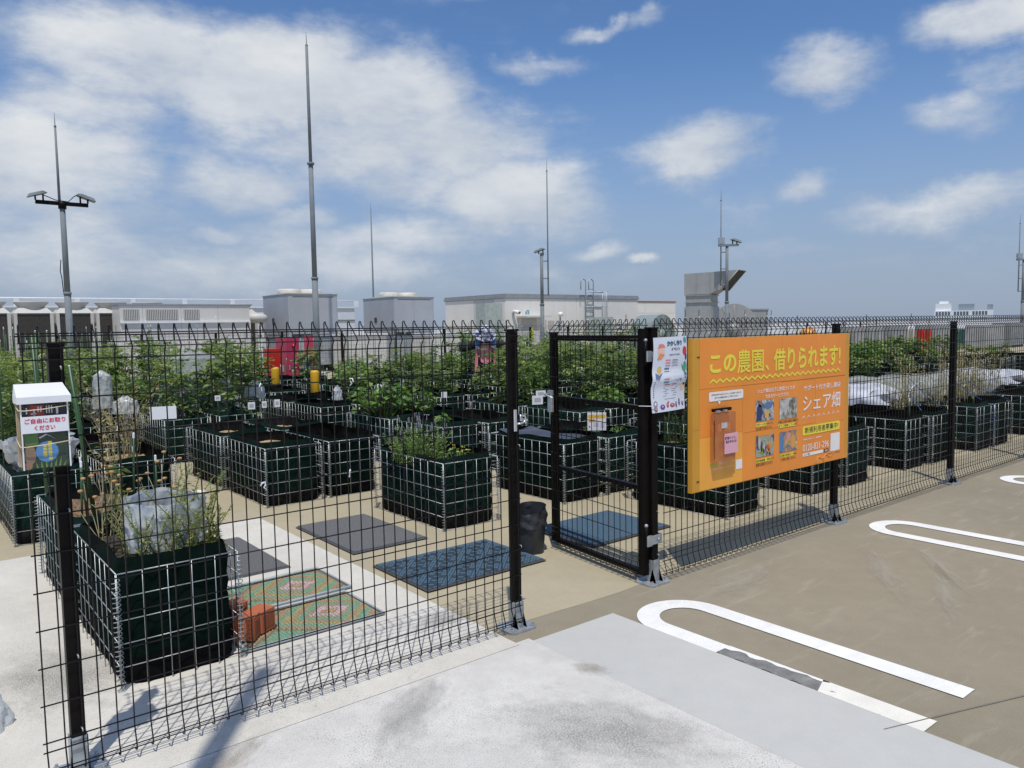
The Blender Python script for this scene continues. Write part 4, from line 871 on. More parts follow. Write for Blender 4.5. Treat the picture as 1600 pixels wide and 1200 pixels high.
mb = MB(); mb.grid(lambda u, v: (-.21+.42*u, -.20+.30*v, .02+.025*math.sin(u*9+v*5)+.02*math.sin(v*13)+.05*(v < .1)), 18, 12); o = mb.build('mulch_felt', m_liner_in, None, (-2.49, .90, SOILZ)); o['label'] = 'crumpled black felt lying in the nearest planter'; o['category'] = 'felt sheet'
yst = [make_upright(60+i, .36, 8, .065, m_yel, .031, 78, .42, m_stem) for i in range(3)]
for i, (x, y, s, lb) in enumerate(((-2.60, .70, 1.0, 'yellow-green leafy stalks at the left front of the nearest planter'), (-2.50, .665, .72, 'short yellow-green sprigs at the middle front of the nearest planter'), (-2.41, .68, 1.08, 'tall yellow-green stalks in front of the white plastic sleeve'), (-2.315, .72, 1.0, 'yellow-green stalks by the right front corner of the nearest planter'), (-2.34, .92, 1.15, 'slender yellow-green stalks right of the white plastic sleeve'))):
    t = plant('young_plant', lb, 'plant', yst[i % 3][:2], (x, y, SOILZ+.01), s, rz=i*1.9, group='yellow-green plants in the nearest planter')
# dried flower heads on thin stalks
def dried_flowers(seed, n, h, spread, lean):
    r = random.Random(seed); st = MB(); hd = MB()
    for k in range(n):
        x, y = r.uniform(-.03, .03), r.uniform(-.03, .03); a = r.uniform(0, 6.28); hh = h*r.uniform(.55, 1.1); l = lean*r.uniform(.2, 1)
        path = [Vector((x+l*math.cos(a)*v+r.uniform(-.008, .008), y+l*math.sin(a)*v+r.uniform(-.008, .008), hh*v)) for v in (0, .25, .5, .75, 1)]
        st.tube(path, [.003, .0026, .002, .0016, .0013], n=4)
        tips = [path[-1]]
        if r.random() < .6: q = path[3]+Vector((r.uniform(-.05, .05), r.uniform(-.05, .05), r.uniform(.04, .09))); st.tube([path[3], q], .0012, n=3); tips.append(q)
        for p in tips: hd.lathe([(.002, -.006), (.009, -.003), (.0125, .002), (.010, .007), (.003, .009)], p, n=9)
    return st, hd
m_head = mat('dried_head', (.42, .25, .10), rough=.9, var=.35, scale=60)
for i, (x, y, z, n, h, l, lb) in enumerate(((-2.66, 1.16, SOILZ, 9, .40, .16, 'dried flower stalks at the back left of the nearest planter'), (-2.36, 1.30, SOILZ, 8, .44, .15, 'dried flower stalks behind the white plastic sleeve'))):
    t = thing('dried_flower', lb, 'dried plant', (x, y, z), group='dried flowers in the nearest planter'); a, b = dried_flowers(80+i, n, h, .1, l); a.build('stalks', m_drystem, t); b.build('flower_heads', m_head, t)
WEED = [make_weed(31, .42, 14), make_weed(32, .75, 14, .10, .35), make_weed(33, .95, 16, .16, .45), make_weed(34, .55, 18, .2, .6)]
plant('dry_weed', 'pale bushy dry weed at the back left of the nearest planter', 'dried plant', (make_upright(70, .30, 9, .09, m_yel, .03, 34, .5, m_drystem)[:2]), (-2.62, 1.18, SOILZ), 1, 0)
plant('dry_weed', 'tall thin dry weed in the planter right of the thick green stake', 'dried plant', WEED[2], (-1.98, 3.98, SOILZ), .95, 1.0)
plant('dry_weed', 'dry brown weed bending over the mulch planter behind the nearest one', 'dried plant', WEED[1], (-2.43, 2.25, SOILZ), .9, 2.0)
plant('dry_weed', 'straw-coloured weed beside the passage at the third row', 'dried plant', WEED[2], (-1.84, 4.35, SOILZ), .8, 4.0)
# stakes of the near left group
stake(-2.545, 1.99, SOILZ-.1, 1.0, 'thick green stake with white top rising from the mulch planter', (-.10, .02), .0125)
stake(-2.62, 3.2, .1, 1.4, 'thick green stake behind the white-topped one', (-.03, 0), .012, cap=False)
plant('okra_stem', 'young plant with two broad leaves at the foot of the thick stake', 'plant', make_broad(15, .34, .10, 5, .15), (-2.47, 1.98, SOILZ), 1.0, .5)
for i, (x, y, h, lb) in enumerate(((-2.66, 1.78, .40, 'short green stake with white tag in the mulch planter, left one'), (-2.60, 1.95, .44, 'short green stake with grey sleeve in the mulch planter'), (-2.34, 2.05, .5, 'green stake with white tag near the right rim of the mulch planter'), (-2.29, 1.72, .42, 'green stake at the right front of the mulch planter'), (-2.30, 2.5, .48, 'green stake at the back right of the mulch planter'))):
    stake(x, y, SOILZ-.02, h, lb, (random.uniform(-.05, .05), random.uniform(-.05, .05)), .006)
for i, (x, y, h, lb) in enumerate(((-2.78, 4.1, 1.15, 'tall green stake with white ties at the far left'), (-2.50, 4.3, 1.1, 'tall green stake left of the leaflet box, left one of two'), (-2.42, 4.3, 1.1, 'tall green stake left of the leaflet box, right one of two'))):
    stake(x, y, SOILZ, h, lb, (0, 0), .009)
# silver plastic in the far-left planter
m_silver = mat('silver_film', (.62, .65, .67), rough=.2, metal=.3, var=.1, scale=10); film(m_silver, 8, .5, .2)
mb = MB(); crumple(mb, (0, 0), .20, .30, 0, .26, 9, flare=.5, amp=.02); crumple(mb, (0, 0), .12, .2, .26, .12, 12); t = thing('silver_plastic', 'crumpled silver plastic filling the far-left planter', 'plastic sheet', (-2.55, 4.05, .44)); mb.build('film', m_silver, t)
plant('leafy_plant', 'dark leafy plant above the silver plastic at the far left', 'plant', TOM[2], (-2.55, 4.9, .45), .9)
# lavender planter
r = random.Random(5); lav = make_upright(90, .27, 80, .17, m_lav, .036, 34, .5)
mb = MB()
for k in range(46):
    a = r.uniform(0, 6.28); q = r.uniform(0, .19); h = r.uniform(.25, .38); b = Vector((q*math.cos(a)*.6, q*math.sin(a)*.6, .16)); e = Vector((q*1.35*math.cos(a)+r.uniform(-.02, .02), q*1.35*math.sin(a)+r.uniform(-.02, .02), h))
    mb.tube([b, e], .0009, n=3, m=0)
    for j in range(4): mb.lathe([(.001, -.006), (.0045, 0), (.001, .006)], e+Vector((0, 0, -.010*j)), n=5, m=1)
t = plant('lavender', 'lavender bush with grey-violet flower spikes in the planter by the blue mats', 'lavender', lav[:2], (-.16, 2.36, SOILZ), 1.0, 0); mb.build('flower_spikes', [m_lav[2], m_lavf], t)
plant('herb', 'small yellowing herb at the front corner of the lavender planter', 'herb', make_broad(16, .17, .14, 60, .05), (-.03, 2.0, SOILZ-.01), 1.0, 0)
mb = MB()
for k in range(8): mb.lathe([(.001, -.004), (.012, 0), (.013, .004), (.001, .008)], (r.uniform(-.05, .09), r.uniform(-.1, .1), r.uniform(.10, .16)), n=8)
bpy.data.objects['herb']; mb.build('yellow_leaves', flat((.62, .45, .06), 'yellow_leaf'), bpy.data.objects['herb'])
plant('seedling', 'bright green seedling in the planter right behind the lavender', 'plant', make_broad(17, .16, .08, 14, .10), (.98, 3.72, SOILZ+.03), 1.0, 0)
plant('leafy_plant', 'bright broad-leaved plant in the fourth-row planter behind the seedling', 'plant', BRD[0], (1.03, 5.02, SOILZ), 1.2, 0)
plant('leafy_plant', 'second bright broad-leaved plant right beside the first one', 'plant', BRD[1], (1.40, 4.95, SOILZ), 1.1, 0)
# black cover sheet, seedlings and placard behind the gate
mb = MB(); mb.grid(lambda u, v: (-.20+.40*u, -.45+.9*v, .07+.025*math.sin(u*6+1)*math.sin(v*7)+.03*v), 14, 20); o = mb.build('cover_sheet', mat('black_film', (.05, .055, .065), rough=.32, var=.2), None, (1.19, 2.34, SOILZ)); o['label'] = 'shiny black cover sheet over the planter behind the gate'; o['category'] = 'cover sheet'
for i, (x, y, lb) in enumerate(((1.60, 2.2, 'tiny seedlings left of the orange-white placard'), (1.86, 2.05, 'tiny seedlings right of the orange-white placard'))):
    plant('seedling', lb, 'seedling', make_broad(40+i, .10, .10, 20, .055), (x, y, SOILZ+.05), .9, i)
pc = thing('placard', 'small white placard with orange bubbles and red dot standing in a planter', 'sign', (1.560, 2.06, .545), rz=-.72)
mb = MB(); mb.box((-.085, 0, 0), (.085, .003, .165)); mb.build('plate', m_paper, pc); mb = MB(); mb.tube([(0, .008, -.25), (0, .008, .1)], .005, n=6); mb.build('stick', m_stake, pc)
def on_pc(pts, m, nm): 
    mb = MB(); mb.add([(x, -.0008, z) for x, z in pts], [tuple(range(len(pts)))]); mb.build(nm, m, pc)
for i in range(5): on_pc(ell(-.062+i*.031, .128, .019, .020, 12), flat((.80, .48, .05), 'pc_orange'), 'print')
for i in range(2): on_pc(ell(-.058+i*.030, .090, .017, .015, 12), flat((.80, .38, .05), 'pc_orange2'), 'print')
for i in range(4): on_pc(rect(-.03, .066+.010*i-.03, .02, .069+.010*i-.03), flat((.4, .4, .5), 'pc_txt'), 'print')
on_pc(ell(-.066, .035, .007, .009, 10), flat((.6, .03, .03), 'pc_red'), 'print'); on_pc(rect(.034, .025, .070, .070), flat((.55, .56, .60), 'pc_grey'), 'print')
# rosemary planter under the board
ros = [make_upright(95+i, .46, 6, .06, m_rose, .026, 130, .12, lw=.18) for i in range(2)]
plant('rosemary', 'upright rosemary bush in the planter below the poster, left one', 'rosemary', ros[0][:2], (1.62, 1.28, SOILZ), 1.0, 0); plant('rosemary', 'upright rosemary bush in the planter below the poster, right one', 'rosemary', ros[1][:2], (1.74, 1.17, SOILZ), 1.05, 2)
plant('seedling', 'low pale seedlings beside the rosemary, partly behind the board', 'seedling', make_broad(44, .08, .16, 34, .05), (1.80, .88, SOILZ+.02), .95, 1)

# --- rows of tomatoes and leafy vegetables behind
for (ri, ci), t in PL.items():
    r = random.Random(ri*31+ci); x, y = t.location.x, t.location.y; pos = f'{ORD[ri]} row, {ORD[ci]} column'
    if ri in (0, 1): continue
    if ri in (2, 3):
        if 6 <= ci <= 9 and not (ri == 2 and ci == 6):
            for k in range(2): plant('tomato_plant', f'{"front" if k == 0 else "back"} leafy bush behind the gate, planter of the {pos}', 'tomato plant', r.choice(TOM[:5]+[BRD[0]]), (x+r.uniform(-.06, .06), y-.24+.5*k, .38), r.uniform(.72, .95), group='leafy bushes behind the gate')
            for k in range(2): stake(x+r.uniform(-.2, .2), y-.3+.6*k, .38, r.choice((.9, 1.0, 1.1)), f'{ORD[k]} green stake in the planter of the {pos}', (r.uniform(-.04, .04), r.uniform(-.04, .04)), .006)
            continue
        if ci >= 6:
            if r.random() < (.45 if ci < 13 else .9): plant('leafy_plant', f'low leafy plant in the planter of the {pos}', 'plant', r.choice((TOM[5], TOM[2])), (x, y+r.uniform(-.2, .2), .38), r.uniform(.6, .85), group='leafy plants in the right-hand planters')
            continue
        if (ri, ci) in ((2, 4), (2, 5), (3, 1), (3, 2), (3, 3), (3, 4), (3, 5)): continue
    tx = (x+3.41)/(y+2.89)                       # where the planter lies as seen along the passage to the red cabinet and the scarecrow
    if (ri, ci) == (8, 7): pass
    elif .375 < tx < .475: 
        stake(x+.1, y+.1, .42, .5, f'low green stake in the planter of the {pos}', (0, 0), .006); continue
    low_ = .70 < tx < .815 and y < 9.3
    for k in range(2):
        if ri == 5 and ci == 2 and k == 1: continue
        v = r.choice(TOM[:5]) if ci < 13 else r.choice((TOM[5], TOM[2], TOM[5]))
        s = (r.uniform(.82, 1.08) if ci < 13 else r.uniform(.7, .95))*(.62 if low_ else .64 if .475 <= tx <= .70 else 1)
        if r.random() < .12: v = BRD[0]; s = 1.25
        plant('tomato_plant', f'{"front" if k == 0 else "back"} leafy bush in the planter of the {pos}', 'tomato plant', v, (x+r.uniform(-.06, .06), y-.26+.52*k+r.uniform(-.06, .06), .42), s, group='leafy bushes in the back rows of planters')
    for k in range(r.choice((1, 2, 2, 3)) if ci < 14 else 1):
        stake(x+r.uniform(-.2, .2), y+r.uniform(-.45, .45), .42, r.choice((.6, .9, 1.0, 1.1, 1.1, 1.2)), f'{ORD[k]} green stake in the planter of the {pos}', (r.uniform(-.04, .04), r.uniform(-.04, .04)), .006, cap=r.random() < .7)
# --- tags, bags, nets
def tag_card(x, y, z, w, h, label, rz=0, plain=False):
    t = thing('name_tag', label, 'plant tag', (x, y, z), rz, group='white name tags on the planters'); mb = MB(); mb.box((-w/2, 0, 0), (w/2, .003, h)); mb.build('card', m_white, t)
    mb = MB(); mb.box((-w*.3, -.0008, h*.25), (w*.3, -.0002, h*.75)); None if plain else mb.build('print', mat('tag_grey', (.45, .46, .48), rough=.6), t); mb = MB(); mb.tube([(0, .006, -.30), (0, .006, h*.5)], .003, n=5); mb.build('stick', m_stake, t)
for i, (px, py, Y, w, h, lb) in enumerate(((393, 634, 5.5, .075, .08, 'grey-white tag hung on a wire left of the dark empty planters, left one'), (413, 632, 5.5, .05, .075, 'small grey tag between two white tags'), (433, 630, 5.5, .06, .085, 'white tag with grey print, right one of three'), (340, 622, 5.2, .055, .055, 'pale square tag in front of the big tomato bush'), (694, 617, 4.6, .07, .07, 'blank white tag right of the broad-leaved plants'), (602, 601, 6.4, .07, .06, 'printed white tag above the broad-leaved plants'), (763, 587, 8, .12, .09, 'white box-like tag below the scarecrow'), (840, 625, 3.6, .13, .10, 'transparent tag holder beside the gate lock'), (845, 615, 3.7, .12, .07, 'white card behind the transparent tag holder'), (902, 600, 6.2, .05, .09, 'white tag left of the middle of the gate'), (908, 578, 6.4, .05, .10, 'crumpled white tag high in the bushes behind the gate'), (255, 645, 3.5, .19, .10, 'blank white card leaning among dry weeds behind the thick stake'), (560, 592, 7, .09, .04, 'thin white tag left of the broad-leaved plants'))):
    p = at(px, py, Y); tag_card(p.x, p.y, p.z-h/2, w, h, lb, -.3, 'blank' in lb)
for i, (px, py, Y, sx, sz, lb) in enumerate(((160, 612, 7.5, .10, .40, 'upright white plastic bag on a planter left of the passage'), (196, 636, 6.9, .13, .14, 'crumpled white plastic bag lying on a planter beside the passage'), (398, 612, 6.7, .12, .16, 'white plastic wrap at a planter left of the red cabinet'), (527, 617, 6.4, .06, .13, 'white plastic bag among the stems right of the red cabinet'), (481, 572, 12.6, .09, .28, 'pale plastic bag between red cabinet and yellow bollard'))):
    p = at(px, py, Y); mb = MB(); crumple(mb, (0, 0), sx, sx*.8, -sz/2, sz/2, 40+i, 48, 14, flare=-.15, amp=.007); crumple(mb, (0, 0), sx*.58, sx*.46, sz/2-.01, sz/2+.05, 40+i, 48, 6, flare=-1.3, amp=.006)
    t = thing('plastic_bag', lb, 'plastic bag', p, group='white plastic bags among the plants'); mb.build('film', m_sleeve, t)
m_dome = mat('clear_film', (.58, .62, .62), rough=.2, alpha=.36, var=.12, scale=12)
p = at(308, 640, 7.6); t = thing('plant_cover', 'translucent plastic cover pulled over a tomato plant in the left rows', 'plant cover', (p.x, p.y, .45))
mb = MB(); crumple(mb, (0, 0), .42, .40, 0, .72, 61, 40, 14, flare=-.75, amp=.02); crumple(mb, (0, 0), .155, .148, .71, .80, 61, 40, 5, flare=-1.4, amp=.008); mb.build('film', m_dome, t)
# net tunnels on the right
def tunnel(x, y, w, d, h, z, label, m, group, ribs=True, name='net_tunnel'):
    t = thing(name, label, 'net tunnel', (x, y, z), group=group); mb = MB(); r = random.Random(int(x*100)); ph = r.uniform(0, 6)
    def fn(u, v): a = math.pi*u; k = 1+.10*math.sin(v*9+ph)+.07*math.sin(v*23+u*9)+.05*math.sin(u*17+ph*2+v*6); return (-w/2*math.cos(a)*k+.04*math.sin(v*7+u*5), d*(v-.5)+.05*math.sin(u*9+ph), h*math.sin(a)**.6*k*(1-.25*abs(2*v-1)**3)+.014*math.sin(v*47+u*11))
    mb.grid(fn, 30, 48)
    for e in (0, 1): mb.grid(lambda u, v: (lambda q: (q[0]*(1-.9*v), q[1]+(.10*v*(1-v)+.06*math.sin(u*12+v*3)*v)*(2*e-1), q[2]*(1-v)+.02*v))(fn(u, e)), 30, 8)
    mb.build('net', m, t)
    if ribs:
        for v in (-.42, 0, .42): mb = MB(); mb.tube([(-w/2*math.cos(math.pi*i/12)*.92, d*v*.9, h*math.sin(math.pi*i/12)**.6*.90) for i in range(13)], .005, n=5); mb.build('hoop', m_white, t)
m_cloth = mat('white_net', (.46, .485, .53), rough=.7, var=.3, scale=9)
m_net = mat('fine_net', (.42, .45, .42), rough=.7, alpha=.42, var=.3, scale=14)
tunnel(6.30, 2.15, .85, 1.1, .23, .45, 'white cloth tunnel on the planters right of the orange board', m_cloth, 'net tunnels on the right')
tunnel(6.98, 1.95, 1.0, 1.2, .29, .45, 'translucent net tunnel with straw-coloured plants, left of the second post', m_net, 'net tunnels on the right')
tunnel(8.10, 1.75, 1.0, 1.2, .27, .45, 'translucent net tunnel behind the second post right of the board', m_net, 'net tunnels on the right')
tunnel(10.2, 1.95, 1.2, 1.1, .19, .50, 'bright white net tunnel near the right end of the rows', m_cloth, 'net tunnels on the right')
for x, y, lb in ((6.9, 1.9, 'straw-coloured plant inside the left translucent net tunnel'), (8.1, 1.75, 'straw-coloured plant inside the right translucent net tunnel')): plant('dry_plant', lb, 'dried plant', WEED[3], (x, y, .42), .62, 0)
# dried vines on the front planters at right with blue strings
DV = [make_weed(70+i, .85, 20, .22, .35, .004) for i in range(3)]
for i, (x, y, s, lb) in enumerate(((5.02, .95, .72, 'dry yellow vine left of the second post, sparse one'), (5.55, 1.05, .95, 'dry yellow vine just left of the second post'), (6.05, .95, 1.0, 'dense dry yellow vine right behind the second post'), (6.42, .92, 1.06, 'dense dry yellow vine in the left planter with blue string'), (6.80, .95, 1.0, 'dry yellow vine in the right planter with blue string'), (7.2, 1.0, .95, 'dry yellow vine right of the planter pair'), (7.75, 1.1, .85, 'brown dry vine near the right end of the fence'), (8.4, 1.15, .8, 'brown dry vine last at the right end'))):
    plant('dry_vine', lb, 'dried plant', DV[i % 3], (x, y, .40), s, i*1.3, group='dry vines on the front planters at right')
m_string = mat('blue_string', (.05, .14, .38), rough=.6)
for i, (p, q, lb) in enumerate((((6.59, .60, .50), (6.25, .95, .86), 'blue string tied to the planter corner below the dry vines'), ((7.1, .56, .52), (6.6, .95, .82), 'blue string on the right planter under the dry vines'), ((4.95, .62, .50), (5.3, .98, .78), 'blue string left of the second post'), ((5.72, .75, .5), (5.5, 1.05, .86), 'blue string right of the second post'))):
    mb = MB(); mb.tube([p, ((p[0]+q[0])/2, (p[1]+q[1])/2, (p[2]+q[2])/2-.03), q], .004, n=4); o = mb.build('string', m_string); o['label'] = lb; o['category'] = 'string'; o['group'] = 'blue strings at the dry vines'
mb = MB()
for i in range(14):
    z = .50-.028*i; mb.tube([(6.585+.016*math.cos(a), .555+.016*math.sin(a), z+.0008*k) for k, a in enumerate([6.28*j/7 for j in range(8)])], .003, n=3)
o = mb.build('string_wrap', m_string); o['label'] = 'blue string wound around the corner coil of a planter'; o['category'] = 'string'
stake(4.66, .66, .40, .28, 'pale green stake at the planter left of the second post', (0, 0), .006, group=None)
stake(6.14, .60, .40, .26, 'pale green stake at the left planter with blue string', (0, 0), .006, group=None)

# ------------------------------------------------------------------ doormats, bin, bricks on the floor
def mat_fibre(name, col, rib=0, rot=0):
    m = mat(name, col, rough=.95, var=.25, scale=90, bump=.5, bscale=250, spec=.1); return m
m_mgrey = mat_fibre('mat_grey', (.145, .148, .152)); m_mblue = mat_fibre('mat_blue', (.074, .125, .175)); m_medge = mat('mat_edge', (.055, .05, .047), rough=.8); m_medgeg = mat('mat_edge_grey', (.065, .067, .075), rough=.8)
def doormat(x0, y0, x1, y1, label, m, me, ribs=None, z=.010):
    t = thing('doormat', label, 'doormat', ((x0+x1)/2, (y0+y1)/2, z), group='doormats on the garden floor'); w, d = (x1-x0)/2, (y1-y0)/2; e = .016
    mb = MB(); mb.add([(-w, -d, 0), (w, -d, 0), (w, d, 0), (-w, d, 0), (-w+e, -d+e, .006), (w-e, -d+e, .006), (w-e, d-e, .006), (-w+e, d-e, .006)], [(0, 1, 5, 4), (1, 2, 6, 5), (2, 3, 7, 6), (3, 0, 4, 7), (3, 2, 1, 0)]); mb.build('rubber_edge', me, t)
    mb = MB(); mb.box((-w+e, -d+e, .004), (w-e, d-e, .010)); mb.build('pile', m, t)
    if ribs == 'herring':
        mb = MB(); s = .052; nx = int((w-e)*2/s); ny = int((d-e)*2/s)
        for i in range(nx):
            for j in range(ny):
                cx, cy = -w+e+s*(i+.5), -d+e+s*(j+.5); a = .785 if (i//2+j//2) % 2 else -.785
                for k in (-1, 0, 1):
                    ox, oy = -math.sin(a)*k*.017, math.cos(a)*k*.017; dx, dy = math.cos(a)*.023, math.sin(a)*.023; nx_, ny_ = -math.sin(a)*.0019, math.cos(a)*.0019
                    mb.add([(cx+ox-dx-nx_, cy+oy-dy-ny_, .010), (cx+ox+dx-nx_, cy+oy+dy-ny_, .010), (cx+ox+dx+nx_, cy+oy+dy+ny_, .010), (cx+ox-dx+nx_, cy+oy-dy+ny_, .010), (cx+ox-dx*.9, cy+oy-dy*.9, .0135), (cx+ox+dx*.9, cy+oy+dy*.9, .0135)], [(0, 1, 5, 4), (2, 3, 4, 5), (1, 2, 5), (3, 0, 4)])
        o = mb.build('ribs', mat('mat_groove', (.018, .027, .038), rough=.9), t); o['kind'] = 'stuff'
    elif ribs == 'lines':
        mb = MB(); n = int((2*w-2*e)/.012)
        for i in range(n):
            x = -w+e+.012*(i+.5); mb.add([(x-.004, -d+e, .010), (x+.004, -d+e, .010), (x+.004, d-e, .010), (x-.004, d-e, .010), (x, -d+e, .0125), (x, d-e, .0125)], [(0, 4, 5, 3), (4, 1, 2, 5)])
        o = mb.build('ribs', m, t); o['kind'] = 'stuff'
doormat(-1.095, 1.70, -.505, 2.645, 'dark grey doormat right of the white concrete strip', m_mgrey, m_medgeg, 'lines')
doormat(-2.11, 1.715, -1.52, 2.64, 'dark grey doormat partly hidden behind the nearest planter', m_mgrey, m_medgeg, 'lines')
doormat(-1.125, .745, -.225, 1.39, 'blue herringbone doormat inside the gate opening', m_mblue, m_medge, 'herring')
doormat(.19, .745, 1.01, 1.40, 'plain dark blue doormat behind the open gate leaf', m_mblue, m_medge)
# woven mats with grey piping
cols_ = [mat('weave_'+n, c, rough=.9, var=.3, scale=120) for n, c in (('tan', (.34, .255, .15)), ('green', (.16, .33, .23)), ('pink', (.50, .37, .42)), ('olive', (.36, .31, .14)), ('brown', (.20, .145, .09)))]
m_pipe = mat('mat_piping', (.36, .40, .42), rough=.5, var=.1)
def woven(x0, y0, x1, y1, label, z=.012):
    t = thing('woven_mat', label, 'doormat', ((x0+x1)/2, (y0+y1)/2, z), group='colourful woven doormats'); w, d = (x1-x0)/2, (y1-y0)/2
    mb = MB(); mb.box((-w+.01, -d+.01, 0), (w-.01, d-.01, .006)); mb.build('backing', cols_[4], t)
    seq = [3, 0, 2, 2, 0, 1, 1, 0, 0, 3, 1, 1, 0, 0, 4, 1, 1]; mbs = MB(); s = .019
    for i in range(int(2*w/s)):
        for j in range(int(2*d/s)):
            cx, cy = -w+s*(i+.5)+.004, -d+s*(j+.5)+.004
            if abs(cx) > w-.016 or abs(cy) > d-.016: continue
            u = abs(((cx+.16) % .64)-.32); k = int((u+abs(cy)*1.15)/.027); c = seq[min(k, 16)]
            a = (.8 if cy*(((cx+.16) % .64)-.32) > 0 else -.8); dx, dy = s*.58*math.cos(a), s*.58*math.sin(a); nx_, ny_ = -.0058*math.sin(a), .0058*math.cos(a); h = .013+random.uniform(0, .003)
            mbs.add([(cx-dx-nx_, cy-dy-ny_, .005), (cx+dx-nx_, cy+dy-ny_, .005), (cx+dx+nx_, cy+dy+ny_, .005), (cx-dx+nx_, cy-dy+ny_, .005), (cx, cy, h)], [(0, 1, 4), (1, 2, 4), (2, 3, 4), (3, 0, 4)], c)
    o = mbs.build('weave', cols_, t); o['kind'] = 'stuff'
    mb = MB(); mb.tube([(-w, -d, .008), (w, -d, .008), (w, d, .008), (-w, d, .008), (-w, -d, .008)], .009, n=6); mb.build('piping', m_pipe, t)
woven(-2.205, .605, -1.485, 1.05, 'colourful woven doormat with diamond pattern, nearer to the fence')
woven(-2.19, 1.10, -1.42, 1.56, 'colourful woven doormat with diamond pattern, farther from the fence')
m_terra = mat('terracotta', (.46, .125, .045), rough=.7, var=.1, scale=12)
for i, (x, y, w, d, h, rz, lb) in enumerate(((-2.065, .80, .105, .10, .105, .5, 'orange clay block leaning at the nearest planter, right one'), (-2.155, .74, .10, .10, .11, .9, 'orange clay block between planter and woven mats, left one'), (-2.16, .88, .09, .09, .14, .2, 'taller orange clay block behind the other two'))):
    t = thing('clay_block', lb, 'block', (x, y, .03 if i < 2 else .03), rz, group='orange clay blocks beside the nearest planter'); mb = MB(); mb.box((-w/2, -d/2, 0), (w/2, d/2, h), bev=.006); mb.build('body', m_terra, t); mb = MB(); mb.box((-w/2+.015, -d/2-.002, .02), (w/2-.015, -d/2+.001, h-.02)); mb.build('recess_shade', mat('terra_dark', (.30, .08, .03), rough=.8), t)  # recess has no depth: its shade is the darker colour of a flat panel
mb = MB(); mb.grid(lambda u, v: (-.07+.14*u, -.05+.10*v+.02*u, .05+.10*(1-u)**.7*math.sin(math.pi*min(1, v*.8+.15))+.01*math.sin(9*u+5*v)), 10, 8); t = thing('black_bag', 'small dark plastic bag slumped behind the orange clay blocks', 'bag', (-2.14, 1.0, .02)); mb.build('film', mat('bag_black', (.03, .03, .034), rough=.35, var=.2), t)
# bin with black bag inside the gate
m_bag = mat('bag_film', (.028, .029, .033), rough=.38, var=.3, scale=10)
t = thing('waste_bin', 'small round bin wrapped in a black bin bag by the gate post', 'bin', (-.155, 1.0, .006))
mb = MB(); crumple(mb, (0, 0), .108, .108, 0, .22, 77, 40, 14, flare=.08, amp=.0025); mb.build('bin_body', m_bag, t)
mb = MB(); ph = 1.3
mb.grid(lambda u, v: ((.122-.006*v+.006*math.sin(5*6.283*u+9*v)+.004*math.sin(11*6.283*u-6*v))*math.cos(6.283*u), (.122-.006*v+.006*math.sin(5*6.283*u+9*v)+.004*math.sin(11*6.283*u-6*v))*math.sin(6.283*u), .17+.115*v+.022*math.sin(6.283*u+ph)*v), 44, 8)
mb.grid(lambda u, v: ((.115-.012*v+.006*math.sin(5*6.283*u+9))*math.cos(6.283*u), (.115-.012*v+.006*math.sin(5*6.283*u+9))*math.sin(6.283*u), .285-.12*v+.022*math.sin(6.283*u+ph)*(1-v)), 40, 5); mb.build('bag', m_bag, t)
mb = MB(); crumple(mb, (0, 0), .075, .075, 0, .13, 91, 40, 12, flare=-.6, amp=.009); t = thing('white_bag', 'white plastic bag on the concrete at the left edge', 'plastic bag', (-3.225, .60, .010)); mb.build('film', m_sleeve, t)
# loose white twist ties on the fence wires
m_tie = m_white
for i, (px, py, lb) in enumerate(((410, 757, 'low on the wire before the bare-soil planters, lowest one'), (404, 603, 'left of the red cabinet'), (548, 595, 'right of the yellow bollard'), (594, 604, 'above the broad-leaved plants'), (550, 737, 'before the corner left of the lavender planter'))):
    p = at(px, py, -.004); mb = MB(); mb.tube([(-.010, -.004, -.004), (-.003, -.008, .008), (.008, -.006, .010), (.009, -.008, -.002), (.002, -.010, -.010), (.012, -.009, -.020)], .0028, n=4); t = thing('twist_tie', 'white tie on a fence wire, '+lb, 'cable tie', p, rz=i, group='white ties on the left fence panel'); mb.build('tie', m_tie, t)

# ------------------------------------------------------------------ scarecrows
m_shirt = mat('shirt_black', (.014, .014, .017), rough=.9); m_pink = mat('cloth_pink', (.72, .26, .28), rough=.8, var=.12, scale=9)
m_hat = bpy.data.materials.new('hat_print'); m_hat.use_nodes = True; t_, b_, K_ = nodes(m_hat); b_.inputs['Roughness'].default_value = .8
c_ = t_.nodes.new('ShaderNodeTexCoord'); n_ = t_.nodes.new('ShaderNodeTexNoise'); n_.inputs['Scale'].default_value = 9; n_.inputs['Detail'].default_value = 3; n_.inputs['Distortion'].default_value = 1; K_(c_.outputs['Object'], n_.inputs['Vector'])
r_ = t_.nodes.new('ShaderNodeValToRGB'); K_(n_.outputs['Fac'], r_.inputs[0]); r_.color_ramp.interpolation = 'CONSTANT'; E_ = r_.color_ramp.elements
E_[0].position = 0; E_[0].color = (.05, .08, .17, 1); E_[1].position = .44; E_[1].color = (.62, .64, .74, 1); e2 = E_.new(.60); e2.color = (.45, .48, .62, 1); e3 = E_.new(.66); e3.color = (.60, .06, .08, 1)
K_(r_.outputs[0], b_.inputs['Base Color'])
m_skin = mat('skin', (.50, .34, .26), rough=.6)
